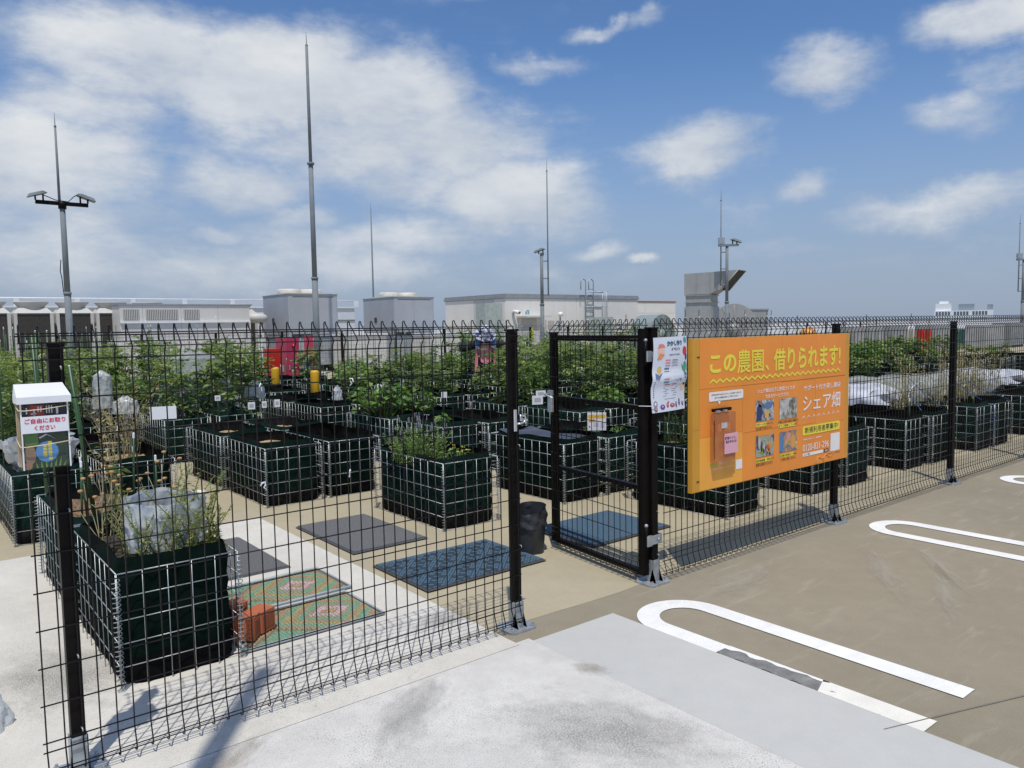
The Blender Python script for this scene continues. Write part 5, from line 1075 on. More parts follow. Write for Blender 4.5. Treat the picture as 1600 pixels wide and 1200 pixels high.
def skinned(name, joints, edges, radii, m, parent, sub=2):
    me = bpy.data.meshes.new(name); me.from_pydata(joints, edges, []); o = bpy.data.objects.new(name, me); COL.objects.link(o); o.parent = parent
    bm = bmesh.new(); bm.from_mesh(me); lay = bm.verts.layers.skin.verify(); bm.verts.ensure_lookup_table()
    for i, r in enumerate(radii): bm.verts[i][lay].radius = (r if isinstance(r, tuple) else (r, r))
    bm.verts[0][lay].use_root = True; bm.to_mesh(me); bm.free()
    sk = o.modifiers.new('Skin', 'SKIN'); sk.use_smooth_shade = True
    ss = o.modifiers.new('Sub', 'SUBSURF'); ss.levels = sub; ss.render_levels = sub; me.materials.append(m)
    return o
def scarecrow(loc, label, hatmat, vest, rz, h=1.5, extra=True):
    t = thing('scarecrow', label, 'scarecrow', loc, rz); k = h/1.5
    J = [(0, 0, .78), (0, 0, 1.0), (0, -.02, 1.17), (0, -.06, 1.25), (0, -.10, 1.34), (.16, 0, 1.16), (.34, .0, 1.12), (.50, .01, 1.08), (-.16, 0, 1.16), (-.34, 0, 1.12), (-.50, .01, 1.08), (.08, 0, .62), (.09, 0, .05), (-.08, 0, .62), (-.09, 0, .05)]
    skinned('body', [(a*k, b*k, c*k) for a, b, c in J], [(0, 1), (1, 2), (2, 3), (3, 4), (2, 5), (5, 6), (6, 7), (2, 8), (8, 9), (9, 10), (0, 11), (11, 12), (0, 13), (13, 14)],
            [(.15*k, .11*k), (.15*k, .11*k), (.12*k, .09*k), .05*k, .09*k, .085*k, .095*k, .10*k, .085*k, .095*k, .10*k, .09*k, .06*k, .09*k, .06*k], m_shirt, t)
    mb = MB(); mb.lathe([(.001, -.10), (.06, -.085), (.088, -.03), (.09, .03), (.07, .08), (.001, .10)], (0, -.10*k, 1.33*k), n=16)
    o = mb.build('head', m_skin, t)
    mb = MB(); mb.lathe([(.215, -.05), (.21, -.035), (.13, .02), (.125, .06), (.105, .12), (.05, .15), (.001, .155)], (0, 0, 0), n=28, cap=False); hb = mb.build('hat', hatmat, t, (0, -.13*k, 1.37*k)); hb.rotation_euler = (.62, .06, 0)
    if vest:
        mb = MB(); mb.grid(lambda u, v: ((-.15+.30*u)*(1-.25*(1-v)), -.115-.035*math.sin(math.pi*u)-.012*math.sin(u*16+v*3), .86+.34*v-.06*math.sin(math.pi*u)*(1-v)), 16, 10); mb.build('vest', vest, t)
        for sx in (-1, 1):
            mb = MB(); mb.grid(lambda u, v: (sx*(.13+.055*u+.03*(1-v)), -.12-.02*math.sin(9*u+4*v), .70+.47*v-.10*(1-v)*u), 6, 10); mb.build('scarf', vest, t)
    if extra:
        for sx in (-1, 1):
            mb = MB(); mb.grid(lambda u, v: (sx*(.10+.10*u), -.18-.02*math.sin(6*u), 1.16+.16*v-.10*u*(1-v)), 5, 5); mb.build('hat_tie', mat('tie_blue', (.10, .17, .30), rough=.8), t)
    mb = MB(); mb.tube([(0, .09*k, 0), (0, .09*k, 1.2*k)], .014, n=6); mb.build('pole', m_stake, t)
    return t
p = at(757, 515, 9.0); scarecrow((p.x, p.y, 0), 'scarecrow in a printed white-blue hat, pink vest and black sleeves among the bushes', m_hat, m_pink, -.55, 1.52)
m_ostr = bpy.data.materials.new('hat_orange'); m_ostr.use_nodes = True; t_, b_, K_ = nodes(m_ostr); c_ = t_.nodes.new('ShaderNodeTexCoord'); w_ = t_.nodes.new('ShaderNodeTexWave'); w_.inputs['Scale'].default_value = 7; w_.inputs['Distortion'].default_value = 1.5; K_(c_.outputs['Object'], w_.inputs['Vector'])
r_ = t_.nodes.new('ShaderNodeValToRGB'); K_(w_.outputs['Fac'], r_.inputs[0]); r_.color_ramp.elements[0].color = (.10, .03, .01, 1); r_.color_ramp.elements[0].position = .3; r_.color_ramp.elements[1].color = (.80, .36, .06, 1); r_.color_ramp.elements[1].position = .45; K_(r_.outputs[0], b_.inputs['Base Color'])
p = at(1263, 519, 4.2); scarecrow((p.x, p.y, 0), 'scarecrow behind the orange board, only its orange striped hat showing', m_ostr, None, -1.0, 1.37, False)

# ------------------------------------------------------------------ fire hydrant cabinets and bollards
m_hyd = mat('cabinet_pink', (.46, .045, .095), rough=.5, var=.05); m_hydred = mat('cabinet_red', (.58, .025, .012), rough=.45, var=.05); m_boll = mat('bollard_yellow', (.66, .38, .02), rough=.4, var=.05)
def cabinet(p, w, d, h, label, m, lamp=True, name='hydrant_cabinet'):
    t = thing(name, label, 'fire cabinet', (p[0], p[1], .004)); mb = MB(); mb.box((0, 0, .06), (w, d, h), bev=.008); mb.box((.02, .02, 0), (w-.02, d-.02, .06)); mb.build('body', m, t)
    mb = MB(); mb.box((.025, -.008, .12), (w-.025, -.001, h-.10)); dr = mb.build('door', m, t)
    mb = MB(); mb.box((.04, -.022, h*.45), (.065, -.009, h*.45+.11)); mb.build('handle', m_galv, dr)
    mb = MB(); mb.box((-.010, d*.25, h*.42), (-.001, d*.55, h*.42+.14)); mb.build('side_plate', m_galv, t)
    if lamp: mb = MB(); mb.lathe([(.035, 0), (.034, .03), (.02, .05), (.001, .055)], n=14); o = mb.build('lamp', mat('lamp_red', (.6, .02, .03), rough=.15), t, (w*.5, -.009, h-.19)); o.rotation_euler = (math.pi/2, 0, 0)
    return t
def bollard(p, label):
    t = thing('bollard', label, 'bollard', (p[0], p[1], .004), group='yellow bollards at the hydrant cabinets'); mb = MB(); mb.lathe([(.075, 0), (.075, .76), (.07, .785), (.05, .80), (.001, .803)], n=18); mb.build('post', m_boll, t); mb = MB(); mb.lathe([(.09, 0), (.09, .02), (.076, .025)], n=18); mb.build('foot', m_boll, t)
a = at(447, 529, 13.8); b = at(467, 529, 13.8); cabinet((a.x, a.y), b.x-a.x, .62, 1.34, 'tall crimson hydrant cabinet with a red lamp among the plants', m_hyd)
a = at(419, 545, 13.5); b = at(439, 545, 13.5); cabinet((a.x, a.y), b.x-a.x, .3, 1.10, 'bright red box standing left of the tall crimson cabinet', m_hydred, False, 'red_box')
a = at(477, 524, 18.3); b = at(490, 524, 18.3); cabinet((a.x, a.y), b.x-a.x, .12, 1.34, 'smaller-looking crimson cabinet farther back behind the yellow bollard', m_hyd, False)
p = at(491.5, 580, 9.6); bollard((p.x, p.y), 'yellow bollard right of the tall crimson cabinet'); p = at(430, 582, 11.4); bollard((p.x, p.y), 'yellow bollard in front of the bright red box')

# ------------------------------------------------------------------ lightning rods and lamp poles
def rod(mb, x, y, z0, z1, r0, r1): mb.tube([(x, y, z0), (x, y, (z0+z1)/2), (x, y, z1)], [r0, (r0+r1)/2, r1], n=10)
def flood(t, x, y, z, ang):
    """flood lamp: bracket legs, tilted flat head"""
    h = place('floodlight', None, t, (x, y, z), ang)
    mb = MB(); mb.add([(-.05, -.15, .16), (.30, -.15, .05), (.30, .15, .05), (-.05, .15, .16), (-.05, -.13, .24), (.26, -.11, .14), (.26, .11, .14), (-.05, .13, .24), (-.16, -.10, .20), (-.16, .10, .20)], [(0, 3, 2, 1), (4, 5, 6, 7), (0, 1, 5, 4), (1, 2, 6, 5), (2, 3, 7, 6), (0, 4, 8), (3, 9, 7), (8, 9, 3, 0), (4, 7, 9, 8)]); mb.build('lamp_head', m_steel, h)
    mb = MB(); mb.box((-.08, -.03, 0), (-.045, .03, .18)); mb.box((.10, -.03, 0), (.135, .03, .13)); mb.build('yoke', m_black, h)
    return h
def place_empty(parent, loc): return place('floodlight', None, parent, loc)
# double lamp pole at left
p = at(97, 316, 21); t = thing('lamp_pole', 'grey pole with two floodlights and a lightning rod at the left', 'lamp pole', (p.x, p.y, 0))
mb = MB(); rod(mb, 0, 0, 0, 2.6, .090, .086); rod(mb, 0, 0, 2.6, 4.98, .076, .068); mb.lathe([(.098, 2.56), (.098, 2.64)], n=12); mb.build('pole', m_steel, t)
mb = MB(); mb.tube([(-.62, 0, 5.0), (.62, 0, 5.0)], .055, n=6, smooth=False); mb.lathe([(.10, 4.86), (.10, 5.06)], n=12); mb.build('crossarm', m_black, t)
mb = MB(); rod(mb, -.06, 0, 5.0, 7.0, .035, .026); rod(mb, -.06, 0, 7.0, 7.38, .012, .006); mb.lathe([(.03, 7.0), (.035, 7.03), (.01, 7.07)], (-.06, 0, 0), n=8); mb.build('lightning_rod', m_steel, t)
for sx in (-1, 1): flood(t, sx*.50, 0, 5.05, 0 if sx > 0 else math.pi)
mb = MB(); mb.tube([(-.45, 0, 5.2), (-.15, 0, 5.08), (.15, 0, 5.06), (.28, 0, 5.2), (.42, 0, 5.3)], .012, n=5); mb.tube([(-.11, 0, 3.5), (-.14, 0, 3.2), (-.11, 0, 3.0), (-.09, 0, 2.6)], .012, n=5); mb.build('cable', m_black, t)
# tall lightning rod
p = at(487, 300, 21); t = thing('lightning_rod', 'tallest plain lightning rod between the two grey chillers', 'lightning rod', (p.x, p.y, 0))
mb = MB(); rod(mb, 0, 0, 0, 3.2, .105, .10); mb.build('pole', m_steel, t); mb = MB(); rod(mb, 0, 0, 3.2, 6.9, .085, .075); mb.build('pole', m_steel, t); mb = MB(); rod(mb, 0, 0, 6.9, 10.6, .055, .045); rod(mb, 0, 0, 10.6, 11.05, .014, .007); mb.lathe([(.04, 10.58), (.05, 10.62), (.012, 10.70)], n=8); mb.build('tip', m_steel, t)
for z in (3.2, 6.9): mb = MB(); mb.lathe([(.115, z-.04), (.115, z+.03)], n=12); mb.build('collar', m_steel, t)
p = at(581.5, 400, 30); t = thing('lightning_rod', 'thin distant lightning rod above the second chiller', 'lightning rod', (p.x, p.y, 0)); mb = MB(); rod(mb, 0, 0, 0, 7.1, .05, .03); rod(mb, 0, 0, 7.1, 7.45, .01, .006); mb.build('pole', m_steel, t)
def side_pole(p, lamp_z, rod_z, label, side, box=False):
    t = thing('lamp_pole', label, 'lamp pole', (p.x, p.y, 0), rz=-math.radians(38)); mb = MB(); rod(mb, 0, 0, 0, 2.4, .085, .08); rod(mb, 0, 0, 2.4, lamp_z-.1, .07, .062); mb.lathe([(.095, 2.36), (.095, 2.43)], n=12); mb.build('pole', m_steel, t)
    s = side; mb = MB(); rod(mb, s*.26, 0, lamp_z-1.75, rod_z-.5, .030, .024); rod(mb, s*.26, 0, rod_z-.5, rod_z, .010, .006); mb.lathe([(.03, 0), (.034, .03), (.01, .06)], (s*.26, 0, rod_z-.5), n=8); mb.build('lightning_rod', m_steel, t)
    for z in (-.35, -1.05, -1.72): mb = MB(); mb.tube([(0, 0, lamp_z+z), (s*.26, 0, lamp_z+z)], .022, n=6); mb.build('bracket', m_steel, t)
    if box:
        mb = MB(); mb.box((-.36, -.09, lamp_z-.10), (.48, .09, lamp_z-.02)); mb.build('crossarm', m_steel, t); mb = MB(); mb.box((-.36, -.08, lamp_z), (-.12, .08, lamp_z+.26)); mb.build('junction_box', m_galv, t); flood(t, .30, 0, lamp_z-.02, 0)
    else:
        mb = MB(); mb.box((-.06, -.06, lamp_z-.12), (.10, .06, lamp_z-.02)); mb.build('crossarm', m_steel, t); flood(t, 0, 0, lamp_z-.06, math.pi*.9)
    return t
side_pole(at(846, 393, 21), 4.50, 8.25, 'lamp pole with side lightning rod in front of the white plant building', 1)
side_pole(at(1136, 378, 17), 4.85, 7.15, 'lamp pole with junction box and rod in front of the angled duct', -1, True)
side_pole(at(1600, 402, 12), 4.65, 6.95, 'lamp pole cut by the right edge of the view', -1, True)
# lamp pole behind the photographer's left: its shadow lies across the foreground
t = thing('lamp_pole', 'plain grey pole just outside the left edge whose shadow crosses the concrete', 'lamp pole', (-3.86, -1.83, 0)); mb = MB(); rod(mb, 0, 0, 0, 7.0, .055, .045); mb.build('pole', m_steel, t)

# ------------------------------------------------------------------ machines on the roof
m_beige = mat('unit_beige', (.55, .54, .50), rough=.55, var=.05); m_grille = mat('unit_grille', (.055, .050, .043), rough=.8, var=.2, scale=20)
m_chill = mat('chiller_grey', (.40, .42, .44), rough=.5, var=.05, scale=2); m_ivory = mat('fan_ivory', (.66, .63, .54), rough=.5); m_ahu = mat('ahu_grey', (.66, .64, .60), rough=.55, var=.04, scale=2)
m_duct = mat('duct_grey', (.36, .37, .365), rough=.5, metal=.1, var=.08, scale=3); m_louv = mat('louvre_grey', (.20, .205, .195), rough=.6); m_dark = mat('machine_dark', (.04, .045, .05), rough=.6)
m_wall = mat('wall_white', (.80, .775, .71), rough=.6, var=.04, scale=1.5); m_wall2 = mat('wall_grey', (.60, .59, .57), rough=.6, var=.04); m_trim = mat('roof_trim', (.30, .32, .33), rough=.5); m_rust = mat('rust_trim', (.32, .15, .11), rough=.7)
def outdoor_unit(x, y, label):
    t = thing('outdoor_unit', label, 'air conditioner', (x, y, 0), group='brown-grille outdoor units in a row'); w, d = 1.02, .9
    mb = MB(); mb.box((0, 0, .15), (w, d, .5)); mb.box((0, .08, .5), (w, d, 2.14)); mb.build('casing', m_beige, t)
    for xx in (0, w-.09): mb = MB(); mb.box((xx, 0, .5), (xx+.09, .079, 2.14)); mb.build('corner_post', m_beige, t)
    mb = MB(); mb.box((.092, .03, .55), (w-.092, .078, 2.10)); g = mb.build('grille', m_grille, t)
    mb = MB()
    for i in range(14): mb.box((.10+i*.06, .018, .56), (.106+i*.06, .029, 2.09))
    o = mb.build('fins', m_grille, g); o['kind'] = 'stuff'
    mb = MB(); mb.add([(0, 0, 2.141), (w, 0, 2.141), (w, d, 2.141), (0, d, 2.141), (.14, .12, 2.30), (w-.14, .12, 2.30), (w-.14, d-.12, 2.30), (.14, d-.12, 2.30)], [(0, 1, 5, 4), (1, 2, 6, 5), (2, 3, 7, 6), (3, 0, 4, 7), (4, 5, 6, 7)]); mb.build('hood', m_beige, t)
    mb = MB(); mb.lathe([(.36, 2.24), (.37, 2.36), (.46, 2.46), (.47, 2.49), (.43, 2.49), (.33, 2.36)], (w/2, d/2, 0), n=24, cap=False); mb.lathe([(.34, 2.33), (.001, 2.34)], (w/2, d/2, 0), n=24, cap=False); mb.build('fan_shroud', m_ivory if False else m_beige, t)
for i, nm in enumerate(('at the left edge', 'second from the left edge', 'third, right behind the lamp pole', 'last, half hidden by the long grey machine', 'hidden behind the long grey machine')):
    outdoor_unit(-1.60+1.09*i, 24, f'brown-grille outdoor unit with white fan shroud, {nm}')
outdoor_unit(6.2, 25.2, 'outdoor unit between the long grey machine and the first chiller')
# long air handler
t = thing('air_handler', 'long light grey machine with three louvred panels left of the first chiller', 'air handler', (2.12, 23, 0)); mb = MB(); mb.box((0, 0, .35), (4.0, 2.6, 2.36)); mb.build('casing', m_ahu, t)
mb = MB(); mb.add([(-.03, -.03, 2.361), (4.03, -.03, 2.361), (4.03, 2.63, 2.361), (-.03, 2.63, 2.361), (-.03, -.03, 2.40), (4.03, -.03, 2.40), (4.03, 2.63, 2.46), (-.03, 2.63, 2.46)], [(0, 1, 5, 4), (1, 2, 6, 5), (2, 3, 7, 6), (3, 0, 4, 7), (4, 5, 6, 7)]); mb.build('roof', m_trim, t)
for x0, x1 in ((.10, .55), (.75, 1.70), (1.88, 2.36)):
    mb = MB(); mb.box((x0, -.008, 1.90), (x1, -.001, 2.22)); l_ = mb.build('louvre', m_louv, t); mb = MB()
    n = int((x1-x0)/.05)
    for i in range(n): mb.box((x0+.012+i*(x1-x0)/n, -.022, 1.91), (x0+.03+i*(x1-x0)/n, -.009, 2.21))
    o = mb.build('fins', m_ahu, l_); o['kind'] = 'stuff'
for x in (.65, 1.79, 2.95): mb = MB(); mb.box((x, -.003, .40), (x+.008, -.0005, 2.34)); mb.build('panel_seam', m_trim, t)
mb = MB(); mb.box((0, -.06, 1.80), (4.0, -.002, 1.835)); mb.build('ledge', m_white, t); mb = MB(); mb.box((2.85, -.006, 1.93), (2.90, -.001, 2.02)); mb.build('name_plate', m_white, t); mb = MB(); mb.box((.05, .05, 0), (3.95, 2.55, .35)); mb.build('plinth', m_dark, t)
def chiller(x, y, w, d, z, label):
    t = thing('chiller', label, 'chiller', (x, y, 0)); mb = MB(); mb.box((0, 0, 1.25), (w, d, z), bev=.02); mb.build('casing', m_chill, t); mb = MB(); mb.box((.03, .03, .25), (w-.03, d-.03, 1.25)); mb.build('lower_casing', m_chill, t)
    mb = MB(); mb.box((-.012, d*.15, 1.35), (-.001, d*.85, z-.12)); s = mb.build('side_door', m_chill, t); mb = MB(); mb.box((-.03, d*.55, 1.75), (-.013, d*.62, 1.95)); mb.build('lock', m_dark, s)
    mb = MB(); mb.box((.05, -.010, 1.35), (w*.47, -.001, z-.10)); mb.box((w*.49, -.010, 1.35), (w-.05, -.001, z-.10)); mb.build('front_panel', m_chill, t)
    mb = MB(); mb.box((.15, -.014, z-.09), (w-.15, -.002, z-.075)); mb.build('groove', m_dark, t); mb = MB(); mb.box((.08, -.014, 1.28), (w*.42, -.002, 1.37)); mb.build('vent', m_dark, t)
    mb = MB(); mb.box((-.02, -.02, z), (w+.02, d+.02, z+.03)); mb.build('roof', m_trim, t)
    mb = MB(); mb.box((w*.06, d*.2, z+.03), (w*.94, d*.8, z+.08)); mb.build('fan_deck', m_ivory, t)
    for fx in (.27, .73): mb = MB(); mb.lathe([(w*.21, z+.08), (w*.215, z+.20), (w*.195, z+.235), (w*.17, z+.22), (w*.16, z+.10)], (w*fx, d*.5, 0), n=26, cap=False); mb.lathe([(w*.17, z+.12), (.001, z+.12)], (w*fx, d*.5, 0), n=26, cap=False); mb.build('fan_ring', m_ivory, t)
    for cx in (.03, w-.12): mb = MB(); mb.box((cx, .03, 0), (cx+.09, d-.03, .25)); mb.build('foot', m_dark, t)
chiller(7.51, 23, 1.86, 2.35, 2.76, 'grey chiller with two ivory fans, left one behind the tall rod'); chiller(11.74, 23, 1.80, 2.5, 2.70, 'grey chiller with two ivory fans, right one')
t = thing('tank', 'small white horizontal tank with pipe between long machine and first chiller', 'tank', (6.45, 24.0, 1.95)); mb = MB(); mb.tube([(0, 0, 0), (.06, 0, 0), (.5, 0, 0), (.62, 0, 0), (.70, 0, 0)], [.06, .17, .17, .12, .02], n=14); mb.build('shell', m_beige, t); mb = MB(); mb.tube([(.02, -.05, .12), (.02, -.05, -1.9)], .03, n=6); mb.tube([(.5, 0, -.15), (.5, 0, -1.9)], .03, n=6); mb.build('pipe', m_beige, t)
# low machines behind the far fence
def low_unit(x, y, w, d, h, label, m=None, top=True):
    t = thing('machine_cabinet', label, 'machine', (x, y, 0), group='low machine cabinets behind the far fence'); mb = MB(); mb.box((0, 0, .12), (w, d, h), bev=.015); mb.build('casing', m or m_ahu, t)
    if top: mb = MB(); mb.box((-.03, -.03, h), (w+.03, d+.03, h+.10)); mb.build('cover', m_white, t)
    mb = MB(); mb.box((.05, .05, 0), (w-.05, d-.05, .12)); mb.build('base', m_dark, t)
    n = max(1, int(w/.9))
    for i in range(n): mb = MB(); mb.box((.06+i*w/n, -.010, .25), (w/n-.06+i*w/n, -.001, h-.10)); mb.build('door', m or m_ahu, t)
    return t
low_unit(8.9, 21.3, 1.5, 1.2, 1.25, 'low white-topped cabinet below the first chiller'); low_unit(12.2, 21.2, 2.2, 1.3, 1.22, 'low white-topped cabinet below the second chiller'); low_unit(17.5, 21.5, 2.2, 1.2, 1.3, 'low grey cabinet by the white plant building', m_wall2, False)
low_unit(1.6, 21.3, 3.6, 1.0, 1.30, 'low light cabinet below the long grey machine', m_ahu, False)
for i, (px, w, h, lb) in enumerate(((1335, 1.7, 1.38, 'light grey cabinet right of the orange board, beyond the rows'), (1362, 1.8, 1.36, 'second light grey cabinet right of the orange board'), (1392, 1.5, 1.40, 'third light grey cabinet right of the orange board'), (1462, 1.6, 1.35, 'grey cabinet right of the distant red boxes'), (1540, 2.4, 1.30, 'pale cabinet far right beyond the net tunnels'), (1580, 2.0, 1.36, 'last pale cabinet at the right end'))):
    p = at(px, 515, 11.5+.3*(i % 2)); low_unit(p.x, p.y, w, .9, h*.93, lb, mat('yard_grey_%d' % (i % 3), ((.30, .30, .29), (.36, .36, .35), (.27, .28, .28))[i % 3], rough=.7, var=.2, scale=3), False)
for px, lb in ((1442, 'distant red box left of its twin, right of the board'), (1453, 'distant red box right of its twin, near the second post')):
    p = at(px, 520, 11.2); cabinet((p.x, p.y), .15, .25, 1.08, lb, m_hydred, False, 'red_box')
p = at(1517, 520, 12.6); t = thing('machine_cabinet', 'dark green machine far right beyond the net tunnels', 'machine', (p.x, p.y, 0)); mb = MB(); mb.box((0, 0, 0), (1.3, .9, 1.0), bev=.04); mb.build('casing', mat('machine_green', (.03, .12, .10), rough=.5), t); mb = MB(); mb.tube([(.3, -.02, .5), (.3, -.1, .9), (.9, -.1, 1.15)], .06, n=8); mb.build('pipe', m_beige, t)
# storage tank, dark
p = at(716, 527, 21.6); t = thing('tank', 'dark teal dome tank behind the far fence left of the scarecrow', 'tank', (p.x, p.y, 0)); mb = MB(); mb.lathe([(.45, 0), (.45, .95), (.40, 1.15), (.25, 1.28), (.001, 1.34)], n=20); mb.build('shell', mat('tank_teal', (.06, .10, .11), rough=.4), t); mb = MB(); mb.lathe([(.47, .5), (.47, .55)], n=20); mb.build('band', m_steel, t)
# ---- white plant building
t = thing('plant_building', 'long white panelled plant building with grey roof edge', 'building', (17.95, 24, 0)); BW, BD, BH = 8.7, 4.7, 2.78
mb = MB(); mb.box((0, 0, 0), (BW, BD, BH-.01)); mb.build('wall', m_wall, t)
mb = MB(); mb.box((-.06, -.06, BH-.005), (BW+.06, BD+.06, BH+.10)); mb.box((-.03, -.03, BH+.10), (BW+.03, BD+.03, BH+.19)); mb.build('roof', m_trim, t)
for i in range(12): mb = MB(); mb.box((i*BW/12+.008, -.018, .1), ((i+1)*BW/12-.008, -.001, BH-.02)); mb.build('wall_panel', m_wall, t)
for i in range(6): mb = MB(); mb.box((-.018, i*BD/6+.008, .1), (-.001, (i+1)*BD/6-.008, BH-.02)); mb.build('wall_panel', m_wall2 if i in (1, 2) else m_wall, t)
mb = MB(); mb.box((.92, -.030, .05), (1.82, -.019, 1.86)); d_ = mb.build('door', m_wall2, t); mb = MB(); mb.box((1.02, -.06, .95), (1.06, -.031, 1.05)); mb.build('handle', m_dark, d_)
mb = MB(); mb.box((.62, -.75, 1.90), (2.1, -.02, 1.98)); mb.build('canopy', m_ahu, t); mb = MB(); mb.box((2.25, -.75, 0), (2.45, -.30, 1.75)); mb.build('buttress', m_ahu, t)
o = thing('exit_sign', 'small white exit sign with green running figure over the canopy', 'sign', (19.18, 23.94, 1.99)); mb = MB(); mb.box((-.24, 0, 0), (.24, .03, .30)); mb.build('panel', m_white, o)
m_exit = flat((.02, .28, .12), 'exit_green'); mb = MB()
for pts in ([(-.02, .05), (.12, .05), (.12, .25), (-.02, .25)], [(-.12, .05), (-.06, .05), (-.03, .14), (-.06, .18), (-.10, .17)], [(-.10, .18), (-.05, .18), (-.04, .21), (-.09, .21)]): mb.add([(x, -.002, z) for x, z in pts], [tuple(range(len(pts)))])
mb.build('pictogram', m_exit, o); mb = MB(); mb.add([(x, -.004, z) for x, z in ((.03, .05), (.06, .05), (.05, .14), (.08, .20), (.04, .22), (.0, .15))], [(0, 1, 2, 3, 4, 5)]); mb.build('pictogram', m_white, o)
o = thing('security_camera', 'white security camera on the corner of the plant building', 'camera', (18.35, 23.9, 2.05)); mb = MB(); mb.tube([(0, 0, .14), (.05, -.18, .10), (.09, -.30, .07)], [.07, .085, .08], n=12); mb.build('housing', m_white, o); mb = MB(); mb.tube([(.09, -.301, .07), (.095, -.33, .065)], .055, n=12); mb.build('lens', m_dark, o); mb = MB(); mb.box((-.03, -.02, -.12), (.03, .09, .10)); mb.build('mount', m_galv, o)
o = thing('globe_lamp', 'round white lamp on a bracket right of the canopy', 'lamp', (21.05, 23.75, 1.92)); mb = MB(); mb.lathe([(.001, 0), (.09, .03), (.13, .11), (.10, .20), (.001, .24)], n=16); mb.build('globe', m_white, o); mb = MB(); mb.box((-.03, .0, -.35), (.03, .06, .02)); mb.build('bracket', m_galv, o)
o = thing('flag', 'yellow banner cloth hanging in front of the plant building', 'flag', tuple(at(832, 522, 20.8))); mb = MB(); mb.add([(-.08, 0, -.32), (.09, .03, -.10), (.12, .04, .16), (-.02, 0, .30), (-.14, -.02, .05)], [(0, 1, 2, 3, 4)]); mb.build('cloth', flat((.62, .56, .06), 'flag_yellow'), o); mb = MB(); mb.tube([(-.05, .02, -.6), (-.02, .02, .4)], .012, n=5); mb.build('pole', m_dark, o)
# cage ladder
o = thing('cage_ladder', 'caged roof ladder with hooped handrails on the plant building', 'ladder', (22.95, 23.94, 0))
for sx in (-.26, .26): mb = MB(); mb.tube([(sx, -.20, .9), (sx, -.20, 3.55)]+[(sx-.16+.16*math.cos(math.pi*i/8), -.20+.0*i, 3.55+.16*math.sin(math.pi*i/8)) for i in range(1, 9)]+[(sx-.32, -.20, 3.2)], .028, n=6); mb.build('handrail', m_galv, o)
for i in range(9): mb = MB(); mb.tube([(-.26, -.20, 1.0+.28*i), (.26, -.20, 1.0+.28*i)], .018, n=5); mb.build('rung', m_galv, o)
for z in (1.75, 2.4, 3.1): mb = MB(); mb.tube([(-.30+1.2*0, -.2, z)]+[(.35+.5*math.sin(math.pi*i/8)*1.0-.35+.0, -.2-.75*math.sin(math.pi*i/8), z) for i in range(0, 9)]+[(.9, -.2, z)], .022, n=5); mb.build('hoop', m_galv, o)
for x, y in ((.45, -.9), (.62, -.75), (.80, -.45), (.9, -.2)): mb = MB(); mb.tube([(x, y, 1.75), (x, y, 3.1)], .016, n=5); mb.build('cage_bar', m_galv, o)
low_unit(22.45, 22.6, .95, .7, 1.88, 'pale green cabinet under the caged ladder', mat('cab_green', (.42, .47, .43), rough=.5), False)
o = thing('machine_cabinet', 'tall pale green cabinet in front of the plant building, left side', 'machine', (16.4, 23.4, 0)); mb = MB(); mb.box((0, 0, .6), (.92, .7, 2.52), bev=.01); mb.build('casing', mat('cab_green', (.42, .47, .43)), o); mb = MB(); mb.box((.06, -.012, .7), (.86, -.001, 2.45)); mb.build('door', mat('cab_green', (.42, .47, .43)), o); mb = MB(); mb.box((.05, .05, 0), (.85, .65, .6)); mb.build('stand', m_dark, o)
o = thing('plant_building', 'lower white building wing with thin rusty roof edge', 'building', (27.2, 27.6, 0)); mb = MB(); mb.box((0, 0, 0), (6.9, 4, 2.80)); mb.build('wall', m_wall, o); mb = MB(); mb.box((-.04, -.04, 2.80), (6.94, 4.04, 2.88)); mb.build('roof', m_rust, o)
for i in range(5): mb = MB(); mb.box((i*6.9/5+.01, -.016, .1), ((i+1)*6.9/5-.01, -.001, 2.15)); mb.build('wall_panel', m_wall, o); mb = MB(); mb.box((i*6.9/5+.01, -.016, 2.17), ((i+1)*6.9/5-.01, -.001, 2.78)); mb.build('wall_panel', m_wall, o)
mb = MB(); mb.box((.9, -.05, 1.5), (3.2, -.017, 1.85)); mb.build('louvre', m_louv, o)
# ---- duct and fan scrolls
t = thing('exhaust_duct', 'grey exhaust duct bending right with a slanted open mouth', 'duct', (24.13, 19, 0), rz=math.radians(-72))
mb = MB(); mb.box((0, 0, 0), (1.22, 1.1, 2.2)); mb.build('plenum', m_duct, t)
mb = MB(); mb.box((.05, .05, 2.2), (1.17, 1.05, 2.76)); mb.build('stack', m_duct, t)
for z in (2.2, 2.42, 2.72): mb = MB(); mb.box((.0, .0, z), (1.22, 1.1, z+.035)); mb.build('flange', m_duct, t)
prof = [(0, 2.77), (1.17, 2.77), (1.42, 2.93), (1.66, 2.93), (2.40, 3.76), (1.2, 3.72), (0, 3.70)]; n = len(prof)
mb2 = MB(); mb2.add([(x, 0, z) for x, z in prof]+[(x, 1.1, z) for x, z in prof], [tuple(range(n)), tuple(range(n, 2*n))[::-1]]+[(i, n+i, n+(i+1) % n, (i+1) % n) for i in range(n) if i != 3]); mb2.build('elbow', m_duct, t)
mb = MB(); mb.add([(1.62, .03, 2.95), (1.62, 1.07, 2.95), (2.34, 1.07, 3.74), (2.34, .03, 3.74)], [(0, 1, 2, 3)]); mb.build('mouth_shade', mat('mouth_dark', (.045, .042, .036), rough=.8), t)  # dark sheet across the open mouth, stands for the shade inside the duct
mb = MB()
